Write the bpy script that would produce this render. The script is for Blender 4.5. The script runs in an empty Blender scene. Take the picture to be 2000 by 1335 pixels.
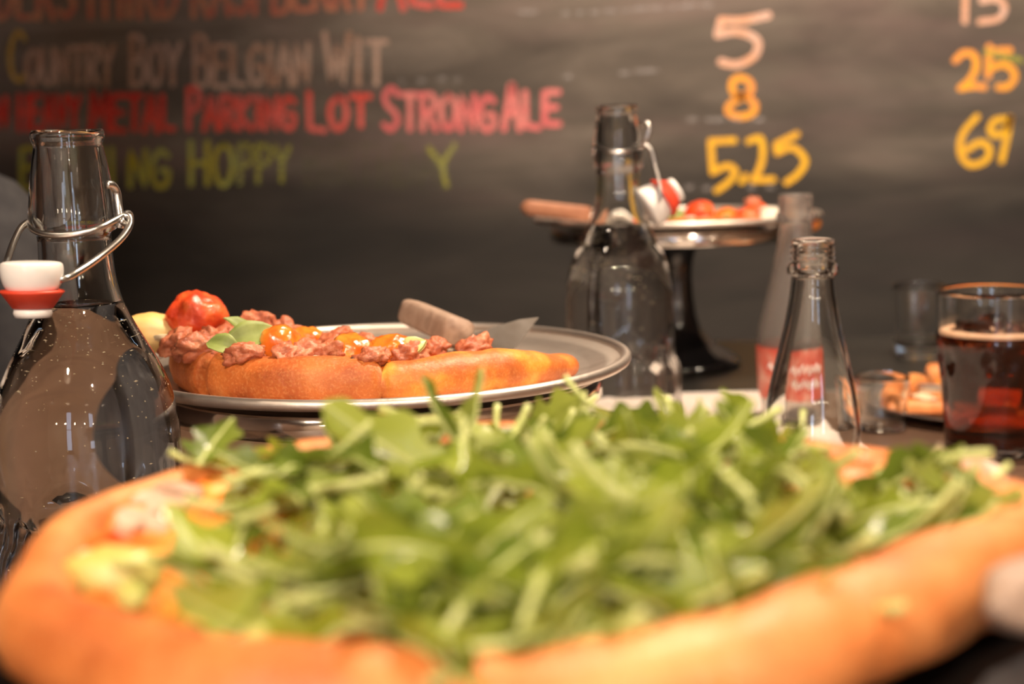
import bpy, bmesh, math, random
from mathutils import Vector, Matrix, noise
random.seed(7)
PI = math.pi
SC = bpy.context.scene
C = SC.collection

# ------------------------------------------------------------------ camera
W, H = 2000, 1335
LENS = 50.0
FPX = LENS / 36.0 * W
PITCH = math.radians(8.2)
ROLL = math.radians(-1.5)
CAMZ = 0.233
cam_d = bpy.data.cameras.new('camera')
cam_d.lens = LENS; cam_d.sensor_width = 36.0; cam_d.sensor_fit = 'HORIZONTAL'
cam_d.clip_start = 0.02; cam_d.clip_end = 50
cam_d.dof.use_dof = True
cam_d.dof.focus_distance = 0.68
cam_d.dof.aperture_fstop = 6.8
cam_o = bpy.data.objects.new('camera', cam_d); C.objects.link(cam_o)
CROT = Matrix.Rotation(PI/2 - PITCH, 3, 'X') @ Matrix.Rotation(ROLL, 3, 'Z')
cam_o.matrix_world = Matrix.Translation((0, 0, CAMZ)) @ CROT.to_4x4()
SC.camera = cam_o

def P(px, py, d):
    """the point of the place at distance d (along +y) seen at photo position px, py"""
    v = CROT @ Vector(((px - W/2)/FPX, -(py - H/2)/FPX, -1.0))
    return Vector((0, 0, CAMZ)) + v * (d / v.y)
def PZ(px, py, z):
    v = CROT @ Vector(((px - W/2)/FPX, -(py - H/2)/FPX, -1.0))
    return Vector((0, 0, CAMZ)) + v * ((z - CAMZ) / v.z)

# ------------------------------------------------------------------ world, view
wd = bpy.data.worlds.new('world'); SC.world = wd
wd.use_nodes = True
wd.node_tree.nodes['Background'].inputs[0].default_value = (0.55, 0.75, 1.0, 1)
wd.node_tree.nodes['Background'].inputs[1].default_value = 0.6
SC.view_settings.view_transform = 'Standard'
SC.view_settings.look = 'None'
SC.view_settings.gamma = 1.0
SC.view_settings.use_curve_mapping = False
SC.view_settings.exposure = 0.16
SC.cycles.sample_clamp_indirect = 6.0
SC.cycles.max_bounces = 11
SC.cycles.transmission_bounces = 12
SC.cycles.glossy_bounces = 6
SC.cycles.diffuse_bounces = 2
SC.cycles.use_denoising = True
SC.cycles.use_adaptive_sampling = True
SC.cycles.adaptive_threshold = 0.02

WARM = (1.0, 0.80, 0.60)
# pendant lamps: x, y, z of the shade's mouth, watts, how deep the bulb sits in the shade
LAMPS = [(-0.42, -0.45, 1.12, 48, .05), (0.45, -0.55, 1.12, 34, .05), (0.33, 1.00, 1.10, 72, .10), (-0.75, 0.40, 1.15, 4, .05), (0.85, 0.70, 1.10, 24, .07),
         (-1.5, -1.7, 1.15, 85, .05), (-0.5, -1.9, 1.15, 85, .05), (0.6, -1.9, 1.15, 85, .05), (1.7, -1.7, 1.15, 85, .05)]  # row behind the camera, added to brighten the rear walls and glass reflections
# wall washer: position, aim, watts
SPOT = ((0.52, 1.02, 1.42), (0.42, 2.1, 0.30), 185)

# ------------------------------------------------------------------ material helpers
MATS = {}
def mat(name, col, rough=0.5, metal=0.0, **kw):
    m = bpy.data.materials.new(name); m.use_nodes = True
    b = m.node_tree.nodes['Principled BSDF']
    b.inputs['Base Color'].default_value = (*col, 1)
    b.inputs['Roughness'].default_value = rough
    b.inputs['Metallic'].default_value = metal
    for k, v in kw.items():
        b.inputs[k.replace('_', ' ')].default_value = v
    MATS[name] = m
    return m
def N(m, t, **kw):
    n = m.node_tree.nodes.new(t)
    for k, v in kw.items():
        if k in n.inputs: n.inputs[k].default_value = v
        else: setattr(n, k, v)
    return n
def L(m, a, ao, b, bi): m.node_tree.links.new(a.outputs[ao], b.inputs[bi])
def ramp(m, stops):
    r = m.node_tree.nodes.new('ShaderNodeValToRGB')
    e = r.color_ramp.elements
    while len(e) < len(stops): e.new(0.5)
    for i, (p, c) in enumerate(stops):
        e[i].position = p; e[i].color = (*c, 1)
    return r
def noisy(name, stops, scale, rough=0.5, metal=0.0, detail=4.0, bump=0.0, bscale=None, stretch=None, distort=0.0, **kw):
    """principled material whose colour runs over a noise through a ramp, with an optional fine bump"""
    m = mat(name, stops[0][1], rough, metal, **kw)
    b = m.node_tree.nodes['Principled BSDF']
    tc = N(m, 'ShaderNodeTexCoord')
    src, so = tc, 'Object'
    if stretch:
        mp = N(m, 'ShaderNodeMapping'); mp.inputs['Scale'].default_value = stretch
        L(m, tc, 'Object', mp, 'Vector'); src, so = mp, 'Vector'
    n = N(m, 'ShaderNodeTexNoise', Scale=scale, Detail=detail, Distortion=distort)
    L(m, src, so, n, 'Vector')
    r = ramp(m, stops); L(m, n, 'Fac', r, 'Fac'); L(m, r, 'Color', b, 'Base Color')
    if bump:
        n2 = N(m, 'ShaderNodeTexNoise', Scale=bscale or scale*4, Detail=5.0)
        L(m, src, so, n2, 'Vector')
        bp = N(m, 'ShaderNodeBump', Strength=bump, Distance=0.002)
        L(m, n2, 'Fac', bp, 'Height'); L(m, bp, 'Normal', b, 'Normal')
    return m

def speckle(m, scale, col, lo, hi):
    """fine baked flecks mixed into the colour"""
    nt = m.node_tree; b = nt.nodes['Principled BSDF']
    src = b.inputs['Base Color'].links[0].from_socket
    tc = N(m, 'ShaderNodeTexCoord'); n = N(m, 'ShaderNodeTexNoise', Scale=scale, Detail=3.0); L(m, tc, 'Object', n, 'Vector')
    r = ramp(m, [(lo, (0, 0, 0)), (hi, (.45, .45, .45))]); L(m, n, 'Fac', r, 'Fac')
    mx = N(m, 'ShaderNodeMix'); mx.data_type = 'RGBA'; L(m, r, 'Color', mx, 0)
    nt.links.new(src, mx.inputs[6]); mx.inputs[7].default_value = (*col, 1); nt.links.new(mx.outputs[2], b.inputs['Base Color'])
glass = mat('clear_glass', (0.97, 0.985, 0.975), 0.0, IOR=1.46, Transmission_Weight=1.0)
glass_cloudy = mat('cloudy_glass', (0.90, 0.84, 0.80), 0.22, IOR=1.3, Transmission_Weight=0.92)
water_m = mat('water', (1, 1, 1), 0.0, IOR=1.33, Transmission_Weight=1.0)
water_side = mat('water_against_glass', (1, 1, 1), 0.0, IOR=1.33/1.46, Transmission_Weight=1.0)
ice_m = mat('ice', (1, 1, 1), 0.12, IOR=1.31, Transmission_Weight=1.0)
cola_m = mat('cola', (0.14, 0.020, 0.003), 0.02, IOR=1.34, Transmission_Weight=0.96)
cola_side = mat('cola_against_glass', (0.22, 0.030, 0.004), 0.0, IOR=1.34/1.46, Transmission_Weight=0.97)
bubble_m = mat('bubble', (0.95, 0.8, 0.55), 0.1, Specular_IOR_Level=1.0)
ceramic = mat('white_ceramic', (0.88, 0.84, 0.80), 0.25, Coat_Weight=0.3)
rubber = mat('red_rubber', (0.72, 0.06, 0.025), 0.45)
wire_m = mat('steel_wire', (0.62, 0.60, 0.57), 0.28, 1.0)
chrome = noisy('chrome', [(0.3, (0.78, 0.74, 0.70)), (0.7, (0.66, 0.62, 0.58))], 30, 0.12, 1.0)
alu = noisy('worn_aluminium', [(0.3, (0.66, 0.58, 0.52)), (0.55, (0.76, 0.68, 0.61)), (0.75, (0.52, 0.44, 0.38))], 28, 0.42, 1.0, bump=0.12, bscale=160)
dark_pan = noisy('dark_steel_pan', [(0.3, (0.035, 0.035, 0.04)), (0.7, (0.07, 0.07, 0.075))], 30, 0.35, 1.0)
black_gloss = mat('black_enamel', (0.012, 0.011, 0.012), 0.12, Coat_Weight=0.5)
blade_m = noisy('blade_steel', [(0.35, (0.62, 0.57, 0.52)), (0.7, (0.42, 0.36, 0.31))], 60, 0.2, 1.0)
wood_handle = noisy('grey_weathered_wood', [(0.3, (0.27, 0.17, 0.12)), (0.55, (0.40, 0.28, 0.21)), (0.75, (0.16, 0.09, 0.06))], 60, 0.6, stretch=(1, 1, 1), bump=0.4, bscale=140, detail=8)
wood_red = noisy('reddish_wood', [(0.3, (0.33, 0.13, 0.07)), (0.6, (0.45, 0.20, 0.11)), (0.8, (0.20, 0.07, 0.04))], 50, 0.5, bump=0.2)
table_light = noisy('brown_wood_top', [(0.3, (0.095, 0.052, 0.034)), (0.6, (0.135, 0.078, 0.050)), (0.8, (0.07, 0.038, 0.024))], 9, 0.32, stretch=(1, 12, 1), bump=0.05)
paper_m = noisy('pale_paper', [(0.3, (0.66, 0.56, 0.50)), (0.7, (0.74, 0.64, 0.58))], 8, 0.7)
table_dark = noisy('black_counter', [(0.3, (0.012, 0.012, 0.011)), (0.7, (0.025, 0.023, 0.020))], 14, 0.35)
table_leg = mat('table_leg_metal', (0.03, 0.03, 0.03), 0.4, 0.8)
crust_m = noisy('baked_crust', [(0.28, (0.22, 0.042, 0.008)), (0.42, (0.44, 0.095, 0.016)), (0.58, (0.58, 0.150, 0.026)), (0.78, (0.74, 0.28, 0.075))], 34, 0.55, bump=0.35, bscale=260, detail=5)
crust_pale = noisy('golden_crust', [(0.28, (0.40, 0.090, 0.018)), (0.48, (0.62, 0.185, 0.045)), (0.72, (0.78, 0.33, 0.11))], 30, 0.5, bump=0.3, bscale=200, detail=5)
crust_yel = noisy('yellow_crust', [(0.3, (0.40, 0.09, 0.015)), (0.45, (0.60, 0.155, 0.025)), (0.58, (0.74, 0.30, 0.035)), (0.74, (0.84, 0.55, 0.14))], 42, 0.5, bump=0.25, bscale=220)
crust_bub = noisy('pale_yellow_crust', [(0.3, (0.80, 0.42, 0.08)), (0.55, (0.86, 0.58, 0.22)), (0.8, (0.88, 0.68, 0.38))], 40, 0.5)
sauce_m = noisy('tomato_sauce_and_cheese', [(0.30, (0.62, 0.07, 0.012)), (0.45, (0.80, 0.17, 0.025)), (0.58, (0.88, 0.36, 0.06)), (0.74, (0.92, 0.62, 0.28))], 55, 0.35, bump=0.5, bscale=120, detail=4)
cheese_m = noisy('melted_cheese', [(0.3, (0.74, 0.56, 0.34)), (0.6, (0.78, 0.66, 0.48)), (0.8, (0.76, 0.42, 0.14))], 70, 0.35, bump=0.2)
mozz_m = noisy('mozzarella', [(0.3, (0.80, 0.70, 0.56)), (0.7, (0.86, 0.80, 0.70))], 60, 0.35)
tomato_m = noisy('roasted_tomato', [(0.3, (0.62, 0.040, 0.012)), (0.5, (0.80, 0.085, 0.020)), (0.72, (0.86, 0.20, 0.05))], 90, 0.34, bump=0.7, bscale=180, Coat_Weight=0.15)
tomato_o = noisy('orange_roasted_tomato', [(0.3, (0.70, 0.09, 0.012)), (0.5, (0.84, 0.22, 0.025)), (0.8, (0.90, 0.40, 0.06))], 70, 0.15, bump=0.5, bscale=200, Coat_Weight=0.5)
char_m = mat('charred_skin', (0.06, 0.025, 0.015), 0.5)
for m_ in (crust_m, crust_pale, crust_yel):
    speckle(m_, 900, (0.30, 0.07, 0.012), .50, .95); speckle(m_, 700, (0.86, 0.48, 0.18), .50, .95)
sausage_m = noisy('sausage_crumble', [(0.3, (0.30, 0.065, 0.025)), (0.5, (0.52, 0.15, 0.07)), (0.75, (0.66, 0.28, 0.15))], 130, 0.45, bump=0.7, bscale=320)
mush_m = noisy('mushroom', [(0.3, (0.50, 0.32, 0.22)), (0.55, (0.62, 0.45, 0.33)), (0.75, (0.28, 0.15, 0.09))], 60, 0.5)
chunk_m = noisy('pale_green_chunk', [(0.3, (0.40, 0.43, 0.08)), (0.55, (0.55, 0.52, 0.16)), (0.78, (0.68, 0.58, 0.28))], 45, 0.4)
jacket_m = noisy('dark_grey_jacket', [(0.3, (0.032, 0.031, 0.035)), (0.7, (0.055, 0.053, 0.057))], 60, 0.95, bump=0.4, bscale=500)
trouser_m = mat('dark_trousers', (0.02, 0.022, 0.03), 0.9)
skin_m = mat('skin', (0.62, 0.36, 0.25), 0.5)
hair_m = noisy('brown_hair', [(0.3, (0.03, 0.018, 0.012)), (0.7, (0.07, 0.04, 0.025))], 80, 0.5)
plate_m = mat('plate_metal', (0.78, 0.74, 0.70), 0.2, 1.0)
wall_m = noisy('dark_painted_wall', [(0.3, (0.012, 0.010, 0.009)), (0.7, (0.018, 0.015, 0.013))], 3, 0.8)
room_m = noisy('warm_plaster', [(0.3, (0.32, 0.20, 0.13)), (0.7, (0.40, 0.26, 0.17))], 2, 0.9)
wallL_m = noisy('brown_panelled_wall', [(0.3, (0.11, 0.062, 0.040)), (0.7, (0.16, 0.09, 0.06))], 3, 0.7, stretch=(1, 6, 1))
wallF_m = noisy('light_plaster', [(0.3, (0.58, 0.46, 0.37)), (0.7, (0.66, 0.54, 0.44))], 2, 0.9)
ceil_m = mat('warm_ceiling', (0.34, 0.26, 0.20), 0.9)
floor_m = noisy('dark_floor_boards', [(0.3, (0.05, 0.03, 0.02)), (0.7, (0.09, 0.055, 0.035))], 5, 0.5, stretch=(8, 1, 1))
lamp_metal = mat('lamp_metal', (0.04, 0.035, 0.03), 0.4, 0.6)
label_red = noisy('faded_red_print', [(0.35, (0.60, 0.07, 0.045)), (0.55, (0.66, 0.16, 0.11)), (0.72, (0.74, 0.42, 0.34))], 70, 0.45)
label_white = mat('label_white', (0.85, 0.8, 0.76), 0.5)
bulb_m = mat('lit_bulb', (1, 0.9, 0.7), 0.3)
bulb_m.node_tree.nodes['Principled BSDF'].inputs['Emission Color'].default_value = (1, 0.78, 0.5, 1)
bulb_m.node_tree.nodes['Principled BSDF'].inputs['Emission Strength'].default_value = 25
day_m = mat('daylit_pane', (0.2, 0.25, 0.3), 0.1)
day_m.node_tree.nodes['Principled BSDF'].inputs['Emission Color'].default_value = (0.62, 0.76, 1.0, 1)
day_m.node_tree.nodes['Principled BSDF'].inputs['Emission Strength'].default_value = 6.0
white_trim = mat('painted_trim', (0.35, 0.3, 0.26), 0.6)

# chalkboard: matt black with wiped chalk dust
board_m = mat('chalkboard_black', (0.03, 0.027, 0.024), 0.85)
def _board():
    m = board_m; b = m.node_tree.nodes['Principled BSDF']
    tc = N(m, 'ShaderNodeTexCoord')
    mp = N(m, 'ShaderNodeMapping'); mp.inputs['Scale'].default_value = (1.4, 1, 5.0)
    mp.inputs['Rotation'].default_value = (0, math.radians(6), 0)
    L(m, tc, 'Object', mp, 'Vector')
    n1 = N(m, 'ShaderNodeTexNoise', Scale=2.6, Detail=6.0, Roughness=0.6, Distortion=0.6)
    L(m, mp, 'Vector', n1, 'Vector')
    r1 = ramp(m, [(0.32, (0.038, 0.029, 0.022)), (0.52, (0.066, 0.052, 0.040)), (0.75, (0.108, 0.086, 0.069))])
    L(m, n1, 'Fac', r1, 'Fac')
    n2 = N(m, 'ShaderNodeTexNoise', Scale=3.3, Detail=3.0)
    mp2 = N(m, 'ShaderNodeMapping'); mp2.inputs['Scale'].default_value = (0.8, 1, 3.5); mp2.inputs['Location'].default_value = (3.1, 0, 1.7)
    L(m, tc, 'Object', mp2, 'Vector'); L(m, mp2, 'Vector', n2, 'Vector')
    r2 = ramp(m, [(0.50, (0, 0, 0)), (0.72, (0.5, 0.5, 0.5))])
    L(m, n2, 'Fac', r2, 'Fac')
    mx = N(m, 'ShaderNodeMix'); mx.data_type = 'RGBA'
    L(m, r2, 'Color', mx, 0)
    m.node_tree.links.new(r1.outputs['Color'], mx.inputs[6])
    mx.inputs[7].default_value = (0.085, 0.050, 0.046, 1)
    # board colour scaled up towards the top, darker at the bottom, broken by noise
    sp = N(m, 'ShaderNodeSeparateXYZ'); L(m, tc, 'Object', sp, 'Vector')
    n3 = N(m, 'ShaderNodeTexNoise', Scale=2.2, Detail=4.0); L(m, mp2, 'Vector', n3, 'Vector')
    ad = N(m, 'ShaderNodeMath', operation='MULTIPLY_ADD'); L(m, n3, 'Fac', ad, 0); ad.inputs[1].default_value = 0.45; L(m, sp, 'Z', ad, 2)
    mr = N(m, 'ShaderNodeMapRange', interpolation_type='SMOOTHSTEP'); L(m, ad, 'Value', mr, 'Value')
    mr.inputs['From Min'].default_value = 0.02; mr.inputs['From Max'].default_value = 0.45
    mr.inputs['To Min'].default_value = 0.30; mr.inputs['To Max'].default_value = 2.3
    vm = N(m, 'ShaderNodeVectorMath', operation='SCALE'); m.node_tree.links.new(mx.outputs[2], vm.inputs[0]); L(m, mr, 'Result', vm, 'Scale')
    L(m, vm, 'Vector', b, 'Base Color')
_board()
def chalk(name, c1, c2, cover=0.75, scale=30):
    """chalk that lets the board show through in its grain"""
    m = mat(name, c1, 0.95); nt = m.node_tree
    b = nt.nodes['Principled BSDF']; out = nt.nodes['Material Output']
    tc = N(m, 'ShaderNodeTexCoord')
    n0 = N(m, 'ShaderNodeTexNoise', Scale=scale, Detail=2.0); L(m, tc, 'Object', n0, 'Vector')
    r0 = ramp(m, [(0.38, c1), (0.62, c2)]); L(m, n0, 'Fac', r0, 'Fac'); L(m, r0, 'Color', b, 'Base Color')
    n1 = N(m, 'ShaderNodeTexNoise', Scale=260.0, Detail=2.0); L(m, tc, 'Object', n1, 'Vector')
    mr = N(m, 'ShaderNodeMapRange'); mr.inputs['From Min'].default_value = 0.3; mr.inputs['From Max'].default_value = 0.7
    mr.inputs['To Min'].default_value = max(0, cover - 0.30); mr.inputs['To Max'].default_value = min(1, cover + min(.25, cover))
    L(m, n1, 'Fac', mr, 'Value')
    tr = N(m, 'ShaderNodeBsdfTransparent'); mx = N(m, 'ShaderNodeMixShader')
    L(m, mr, 'Result', mx, 'Fac'); L(m, tr, 'BSDF', mx, 1); L(m, b, 'BSDF', mx, 2); L(m, mx, 'Shader', out, 'Surface')
    return m
ck_salmon = chalk('chalk_salmon', (0.55, 0.17, 0.11), (0.62, 0.27, 0.15), 0.85)
ck_tan = chalk('chalk_tan', (0.46, 0.25, 0.16), (0.55, 0.37, 0.28), 0.75)
ck_yel_c = chalk('chalk_ochre', (0.50, 0.30, 0.05), (0.55, 0.35, 0.10), 0.85)
ck_red = chalk('chalk_red', (0.74, 0.045, 0.03), (0.82, 0.09, 0.06), 0.72)
ck_redpink = chalk('chalk_coral', (0.80, 0.085, 0.055), (0.85, 0.16, 0.13), 0.75)
ck_pink = chalk('chalk_pink', (0.82, 0.17, 0.17), (0.86, 0.27, 0.24), 0.75)
ck_green = chalk('chalk_olive', (0.42, 0.36, 0.03), (0.40, 0.41, 0.09), 0.85)
ck_faint = chalk('chalk_wiped_olive', (0.22, 0.22, 0.07), (0.26, 0.27, 0.10), 0.06)
ck_faint2 = chalk('chalk_half_wiped', (0.44, 0.42, 0.05), (0.42, 0.42, 0.12), 0.5)
ck_dash = chalk('chalk_grey', (0.50, 0.44, 0.42), (0.55, 0.50, 0.48), 0.28)
ck_peach = chalk('chalk_peach', (0.82, 0.42, 0.25), (0.80, 0.50, 0.38), 0.8)
ck_orange = chalk('chalk_orange', (0.95, 0.40, 0.035), (0.92, 0.34, 0.07), 0.95)
ck_gold = chalk('chalk_gold', (0.88, 0.48, 0.02), (0.84, 0.44, 0.03), 0.92)

leaf_ms = []
for i, (a, b_) in enumerate([((0.15, 0.205, 0.010), (0.33, 0.39, 0.055)), ((0.23, 0.29, 0.02), (0.45, 0.50, 0.12)), ((0.075, 0.12, 0.010), (0.20, 0.26, 0.04))]):
    m = noisy('arugula_green_%d' % i, [(0.3, a), (0.7, b_)], 40, 0.26, detail=3.0, Specular_IOR_Level=0.6)
    nt = m.node_tree; b = nt.nodes['Principled BSDF']; out = nt.nodes['Material Output']
    tl = N(m, 'ShaderNodeBsdfTranslucent'); tl.inputs['Color'].default_value = (b_[0]*1.2, b_[1]*1.2, b_[2], 1)
    mx = N(m, 'ShaderNodeMixShader'); mx.inputs[0].default_value = 0.20
    L(m, b, 'BSDF', mx, 1); L(m, tl, 'BSDF', mx, 2); L(m, mx, 'Shader', out, 'Surface')
    leaf_ms.append(m)
rib_m = mat('arugula_stem', (0.52, 0.56, 0.20), 0.4)
basil_m = noisy('basil_green', [(0.3, (0.16, 0.21, 0.035)), (0.7, (0.33, 0.38, 0.12))], 60, 0.55)
green_pale = noisy('pale_pepper_green', [(0.3, (0.40, 0.46, 0.14)), (0.7, (0.58, 0.60, 0.26))], 60, 0.4)

# ------------------------------------------------------------------ object helpers
def tag(o, label=None, cat=None, group=None, kind=None):
    if label: o['label'] = label
    if cat: o['category'] = cat
    if group: o['group'] = group
    if kind: o['kind'] = kind
    return o
def empty(name, loc, label, cat, group=None, rz=0):
    o = bpy.data.objects.new(name, None); C.objects.link(o)
    o.location = loc; o.rotation_euler = (0, 0, rz); o.empty_display_size = 0.02
    return tag(o, label, cat, group)
def link(name, me, parent=None, loc=None, rot=None):
    o = bpy.data.objects.new(name, me); C.objects.link(o)
    if parent: o.parent = parent
    if loc is not None: o.location = loc
    if rot is not None: o.rotation_euler = rot
    return o
def mesh(name, vs, fs, m, smooth=True):
    me = bpy.data.meshes.new(name)
    me.from_pydata([tuple(v) for v in vs], [], fs)
    me.validate()
    ms = m if isinstance(m, (list, tuple)) else [m]
    for x in ms: me.materials.append(x)
    if smooth: me.polygons.foreach_set('use_smooth', [True]*len(me.polygons))
    me.update()
    return me
def lathe(prof, seg=64, cap0=False, cap1=False, rf=None):
    """profile [(r, z)] turned about z; rf(r, z, a) may change the radius"""
    vs, fs = [], []
    n = len(prof)
    for j in range(seg):
        a = 2*PI*j/seg
        for r, z in prof:
            rr = rf(r, z, a) if rf else r
            vs.append((rr*math.cos(a), rr*math.sin(a), z))
    for j in range(seg):
        k = (j+1) % seg
        for i in range(n-1):
            fs.append((j*n+i, k*n+i, k*n+i+1, j*n+i+1))
    if cap0: fs.append([j*n for j in range(seg)][::-1])
    if cap1: fs.append([j*n+n-1 for j in range(seg)])
    return vs, fs
def smooth_prof(pts, sub=5):
    """Catmull-Rom through profile points"""
    out = []
    n = len(pts)
    for i in range(n-1):
        p0 = pts[max(i-1, 0)]; p1 = pts[i]; p2 = pts[i+1]; p3 = pts[min(i+2, n-1)]
        for s in range(sub):
            t = s/sub
            out.append(tuple(0.5*((2*p1[k]) + (-p0[k]+p2[k])*t + (2*p0[k]-5*p1[k]+4*p2[k]-p3[k])*t*t + (-p0[k]+3*p1[k]-3*p2[k]+p3[k])*t**3) for k in range(len(p1))))
    out.append(tuple(pts[-1]))
    return out
def tube(pts, r, seg=10, smooth=True, sub=6, closed=False, rs=None):
    pts = [Vector(p) for p in pts]
    if smooth and len(pts) > 2: pts = [Vector(p) for p in smooth_prof([tuple(p) for p in pts], sub)]
    vs, fs = [], []
    up = Vector((0, 0, 1))
    n = len(pts)
    t0 = (pts[1]-pts[0]).normalized()
    u = t0.orthogonal().normalized()
    for i, p in enumerate(pts):
        t = (pts[min(i+1, n-1)] - pts[max(i-1, 0)]).normalized()
        u = (u - t*u.dot(t)).normalized(); w = t.cross(u)
        rr = r if rs is None else rs[0] + (rs[1]-rs[0])*i/(n-1)
        for j in range(seg):
            a = 2*PI*j/seg
            vs.append(p + (u*math.cos(a) + w*math.sin(a))*rr)
    for i in range(n-1):
        for j in range(seg):
            k = (j+1) % seg
            fs.append((i*seg+j, i*seg+k, (i+1)*seg+k, (i+1)*seg+j))
    fs.append(list(range(seg))[::-1]); fs.append([(n-1)*seg+j for j in range(seg)])
    return vs, fs
def merge(*vf):
    vs, fs = [], []
    for v, f in vf:
        o = len(vs); vs += list(v); fs += [[i+o for i in q] for q in f]
    return vs, fs
def box(c, s, bevel=0.0, rot=None):
    bm = bmesh.new(); bmesh.ops.create_cube(bm, size=1.0)
    for v in bm.verts: v.co = Vector((v.co.x*s[0], v.co.y*s[1], v.co.z*s[2]))
    if bevel: bmesh.ops.bevel(bm, geom=bm.edges[:], offset=bevel, segments=3, profile=0.5, affect='EDGES')
    if rot is not None: bmesh.ops.rotate(bm, verts=bm.verts, cent=(0, 0, 0), matrix=rot)
    bmesh.ops.translate(bm, verts=bm.verts, vec=c)
    bm.verts.index_update()
    vs = [v.co.copy() for v in bm.verts]; fs = [[v.index for v in f.verts] for f in bm.faces]
    bm.free(); return vs, fs
def blob(r, seed, amp=0.15, freq=2.0, sq=(1, 1, 1), sub=3):
    bm = bmesh.new(); bmesh.ops.create_icosphere(bm, subdivisions=sub, radius=1.0)
    for v in bm.verts:
        d = v.co.normalized()
        k = 1 + amp*noise.noise(d*freq + Vector((seed*3.1, seed*1.7, seed*.9))) + amp*.4*noise.noise(d*freq*2.7 + Vector((seed, 9, seed)))
        v.co = Vector((d.x*sq[0], d.y*sq[1], d.z*sq[2]))*k*r
    vs = [v.co.copy() for v in bm.verts]; bm.verts.index_update(); fs = [[v.index for v in f.verts] for f in bm.faces]
    bm.free(); return vs, fs

# ------------------------------------------------------------------ the room
RX0, RX1, RY0, RY1, RZ0, RZ1 = -2.4, 2.6, -2.8, 2.15, -0.78, 1.95
def slab(name, c, s, m):
    o = link(name, mesh(name, *box((0, 0, 0), s), m, False), loc=c)
    return tag(o, kind='structure')
cx, cy = (RX0+RX1)/2, (RY0+RY1)/2
slab('floor', (cx, cy, RZ0-.05), (RX1-RX0+.2, RY1-RY0+.2, .1), floor_m)
slab('ceiling', (cx, cy, RZ1+.05), (RX1-RX0+.2, RY1-RY0+.2, .1), ceil_m)
zc, zh = (RZ0+RZ1)/2, RZ1-RZ0
slab('wall_back', (cx, RY1+.05, zc), (RX1-RX0+.2, .1, zh), wall_m)
slab('wall_left', (RX0-.05, cy, zc), (.1, RY1-RY0, zh), wallL_m)
slab('wall_right', (RX1+.05, cy, zc), (.1, RY1-RY0, zh), room_m)
slab('wall_front', (cx, RY0-.05, zc), (RX1-RX0+.2, .1, zh), wallF_m)
# windows behind the camera, the daylight that shows blue in glass and chrome
for i, wx in enumerate((-0.55, 1.15)):
    w = empty('window_%d' % (i+1), (wx, RY0+.012, 0.45), None, None); tag(w, kind='structure')
    link('window_pane', mesh('pane', *box((0, 0, 0), (.34, .01, 1.3)), day_m, False), w)
    fr = merge(box((-.20, 0, 0), (.06, .05, 1.42)), box((.20, 0, 0), (.06, .05, 1.42)), box((0, 0, .68), (.34, .05, .06)), box((0, 0, -.68), (.34, .05, .06)), box((0, .01, 0), (.34, .03, .03)))
    link('window_frame', mesh('frame', *fr, white_trim, False), w)

# chalkboard on the back wall with its chalk writing
BY = RY1 - 0.03
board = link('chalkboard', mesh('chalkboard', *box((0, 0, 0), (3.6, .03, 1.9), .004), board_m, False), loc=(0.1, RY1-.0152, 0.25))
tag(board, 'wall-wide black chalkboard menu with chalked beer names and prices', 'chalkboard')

G = {  # hand-lettered capitals as strokes in a unit box, y up
 'A': [[(0, 0), (.45, 1), (.55, 1), (1, 0)], [(.2, .36), (.8, .36)]],
 'B': [[(.05, 0), (.05, 1)], [(.05, 1), (.6, .98), (.8, .78), (.6, .56), (.1, .52)], [(.1, .52), (.7, .48), (.95, .24), (.7, .03), (.05, 0)]],
 'C': [[(.95, .85), (.6, 1), (.2, .8), (.05, .45), (.25, .1), (.65, 0), (.95, .12)]],
 'D': [[(.08, 0), (.08, 1)], [(.08, 1), (.6, .93), (.95, .5), (.6, .06), (.08, 0)]],
 'E': [[(.95, 1), (.08, 1), (.08, 0), (.98, 0)], [(.08, .52), (.8, .52)]],
 'G': [[(.92, .85), (.55, 1), (.15, .75), (.05, .4), (.3, .05), (.7, .02), (.93, .2), (.93, .45), (.55, .45)]],
 'H': [[(.08, 0), (.08, 1)], [(.92, 0), (.92, 1)], [(.08, .5), (.92, .5)]],
 'I': [[(.5, 0), (.5, 1)]],
 'K': [[(.08, 0), (.08, 1)], [(.9, 1), (.1, .45), (.95, 0)]],
 'L': [[(.1, 1), (.14, .05), (.95, 0)]],
 'M': [[(.02, 0), (.12, 1), (.5, .3), (.85, 1), (.98, 0)]],
 'N': [[(.06, 0), (.08, 1), (.9, 0), (.94, 1)]],
 'O': [[(.5, 1), (.12, .78), (.05, .4), (.35, .02), (.75, .1), (.96, .5), (.8, .88), (.5, 1)]],
 'P': [[(.1, 0), (.08, 1)], [(.08, 1), (.65, 1), (.92, .75), (.6, .5), (.1, .45)]],
 'R': [[(.08, 0), (.08, 1)], [(.08, 1), (.65, 1), (.88, .76), (.6, .53), (.1, .5)], [(.4, .5), (.95, 0)]],
 'S': [[(.92, .85), (.55, 1), (.12, .82), (.3, .58), (.75, .42), (.93, .2), (.5, 0), (.06, .12)]],
 'T': [[(0, 1), (1, 1)], [(.5, 1), (.5, 0)]],
 'U': [[(.05, 1), (.08, .3), (.45, 0), (.85, .2), (.95, 1)]],
 'V': [[(.02, 1), (.5, 0), (.98, 1)]],
 'W': [[(.0, 1), (.28, 0), (.5, .75), (.72, 0), (1, 1)]],
 'Y': [[(.02, 1), (.48, .5)], [(.98, 1), (.48, .5), (.45, 0)]],
}
CURVY = set('BCDGOPRSU')
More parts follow.
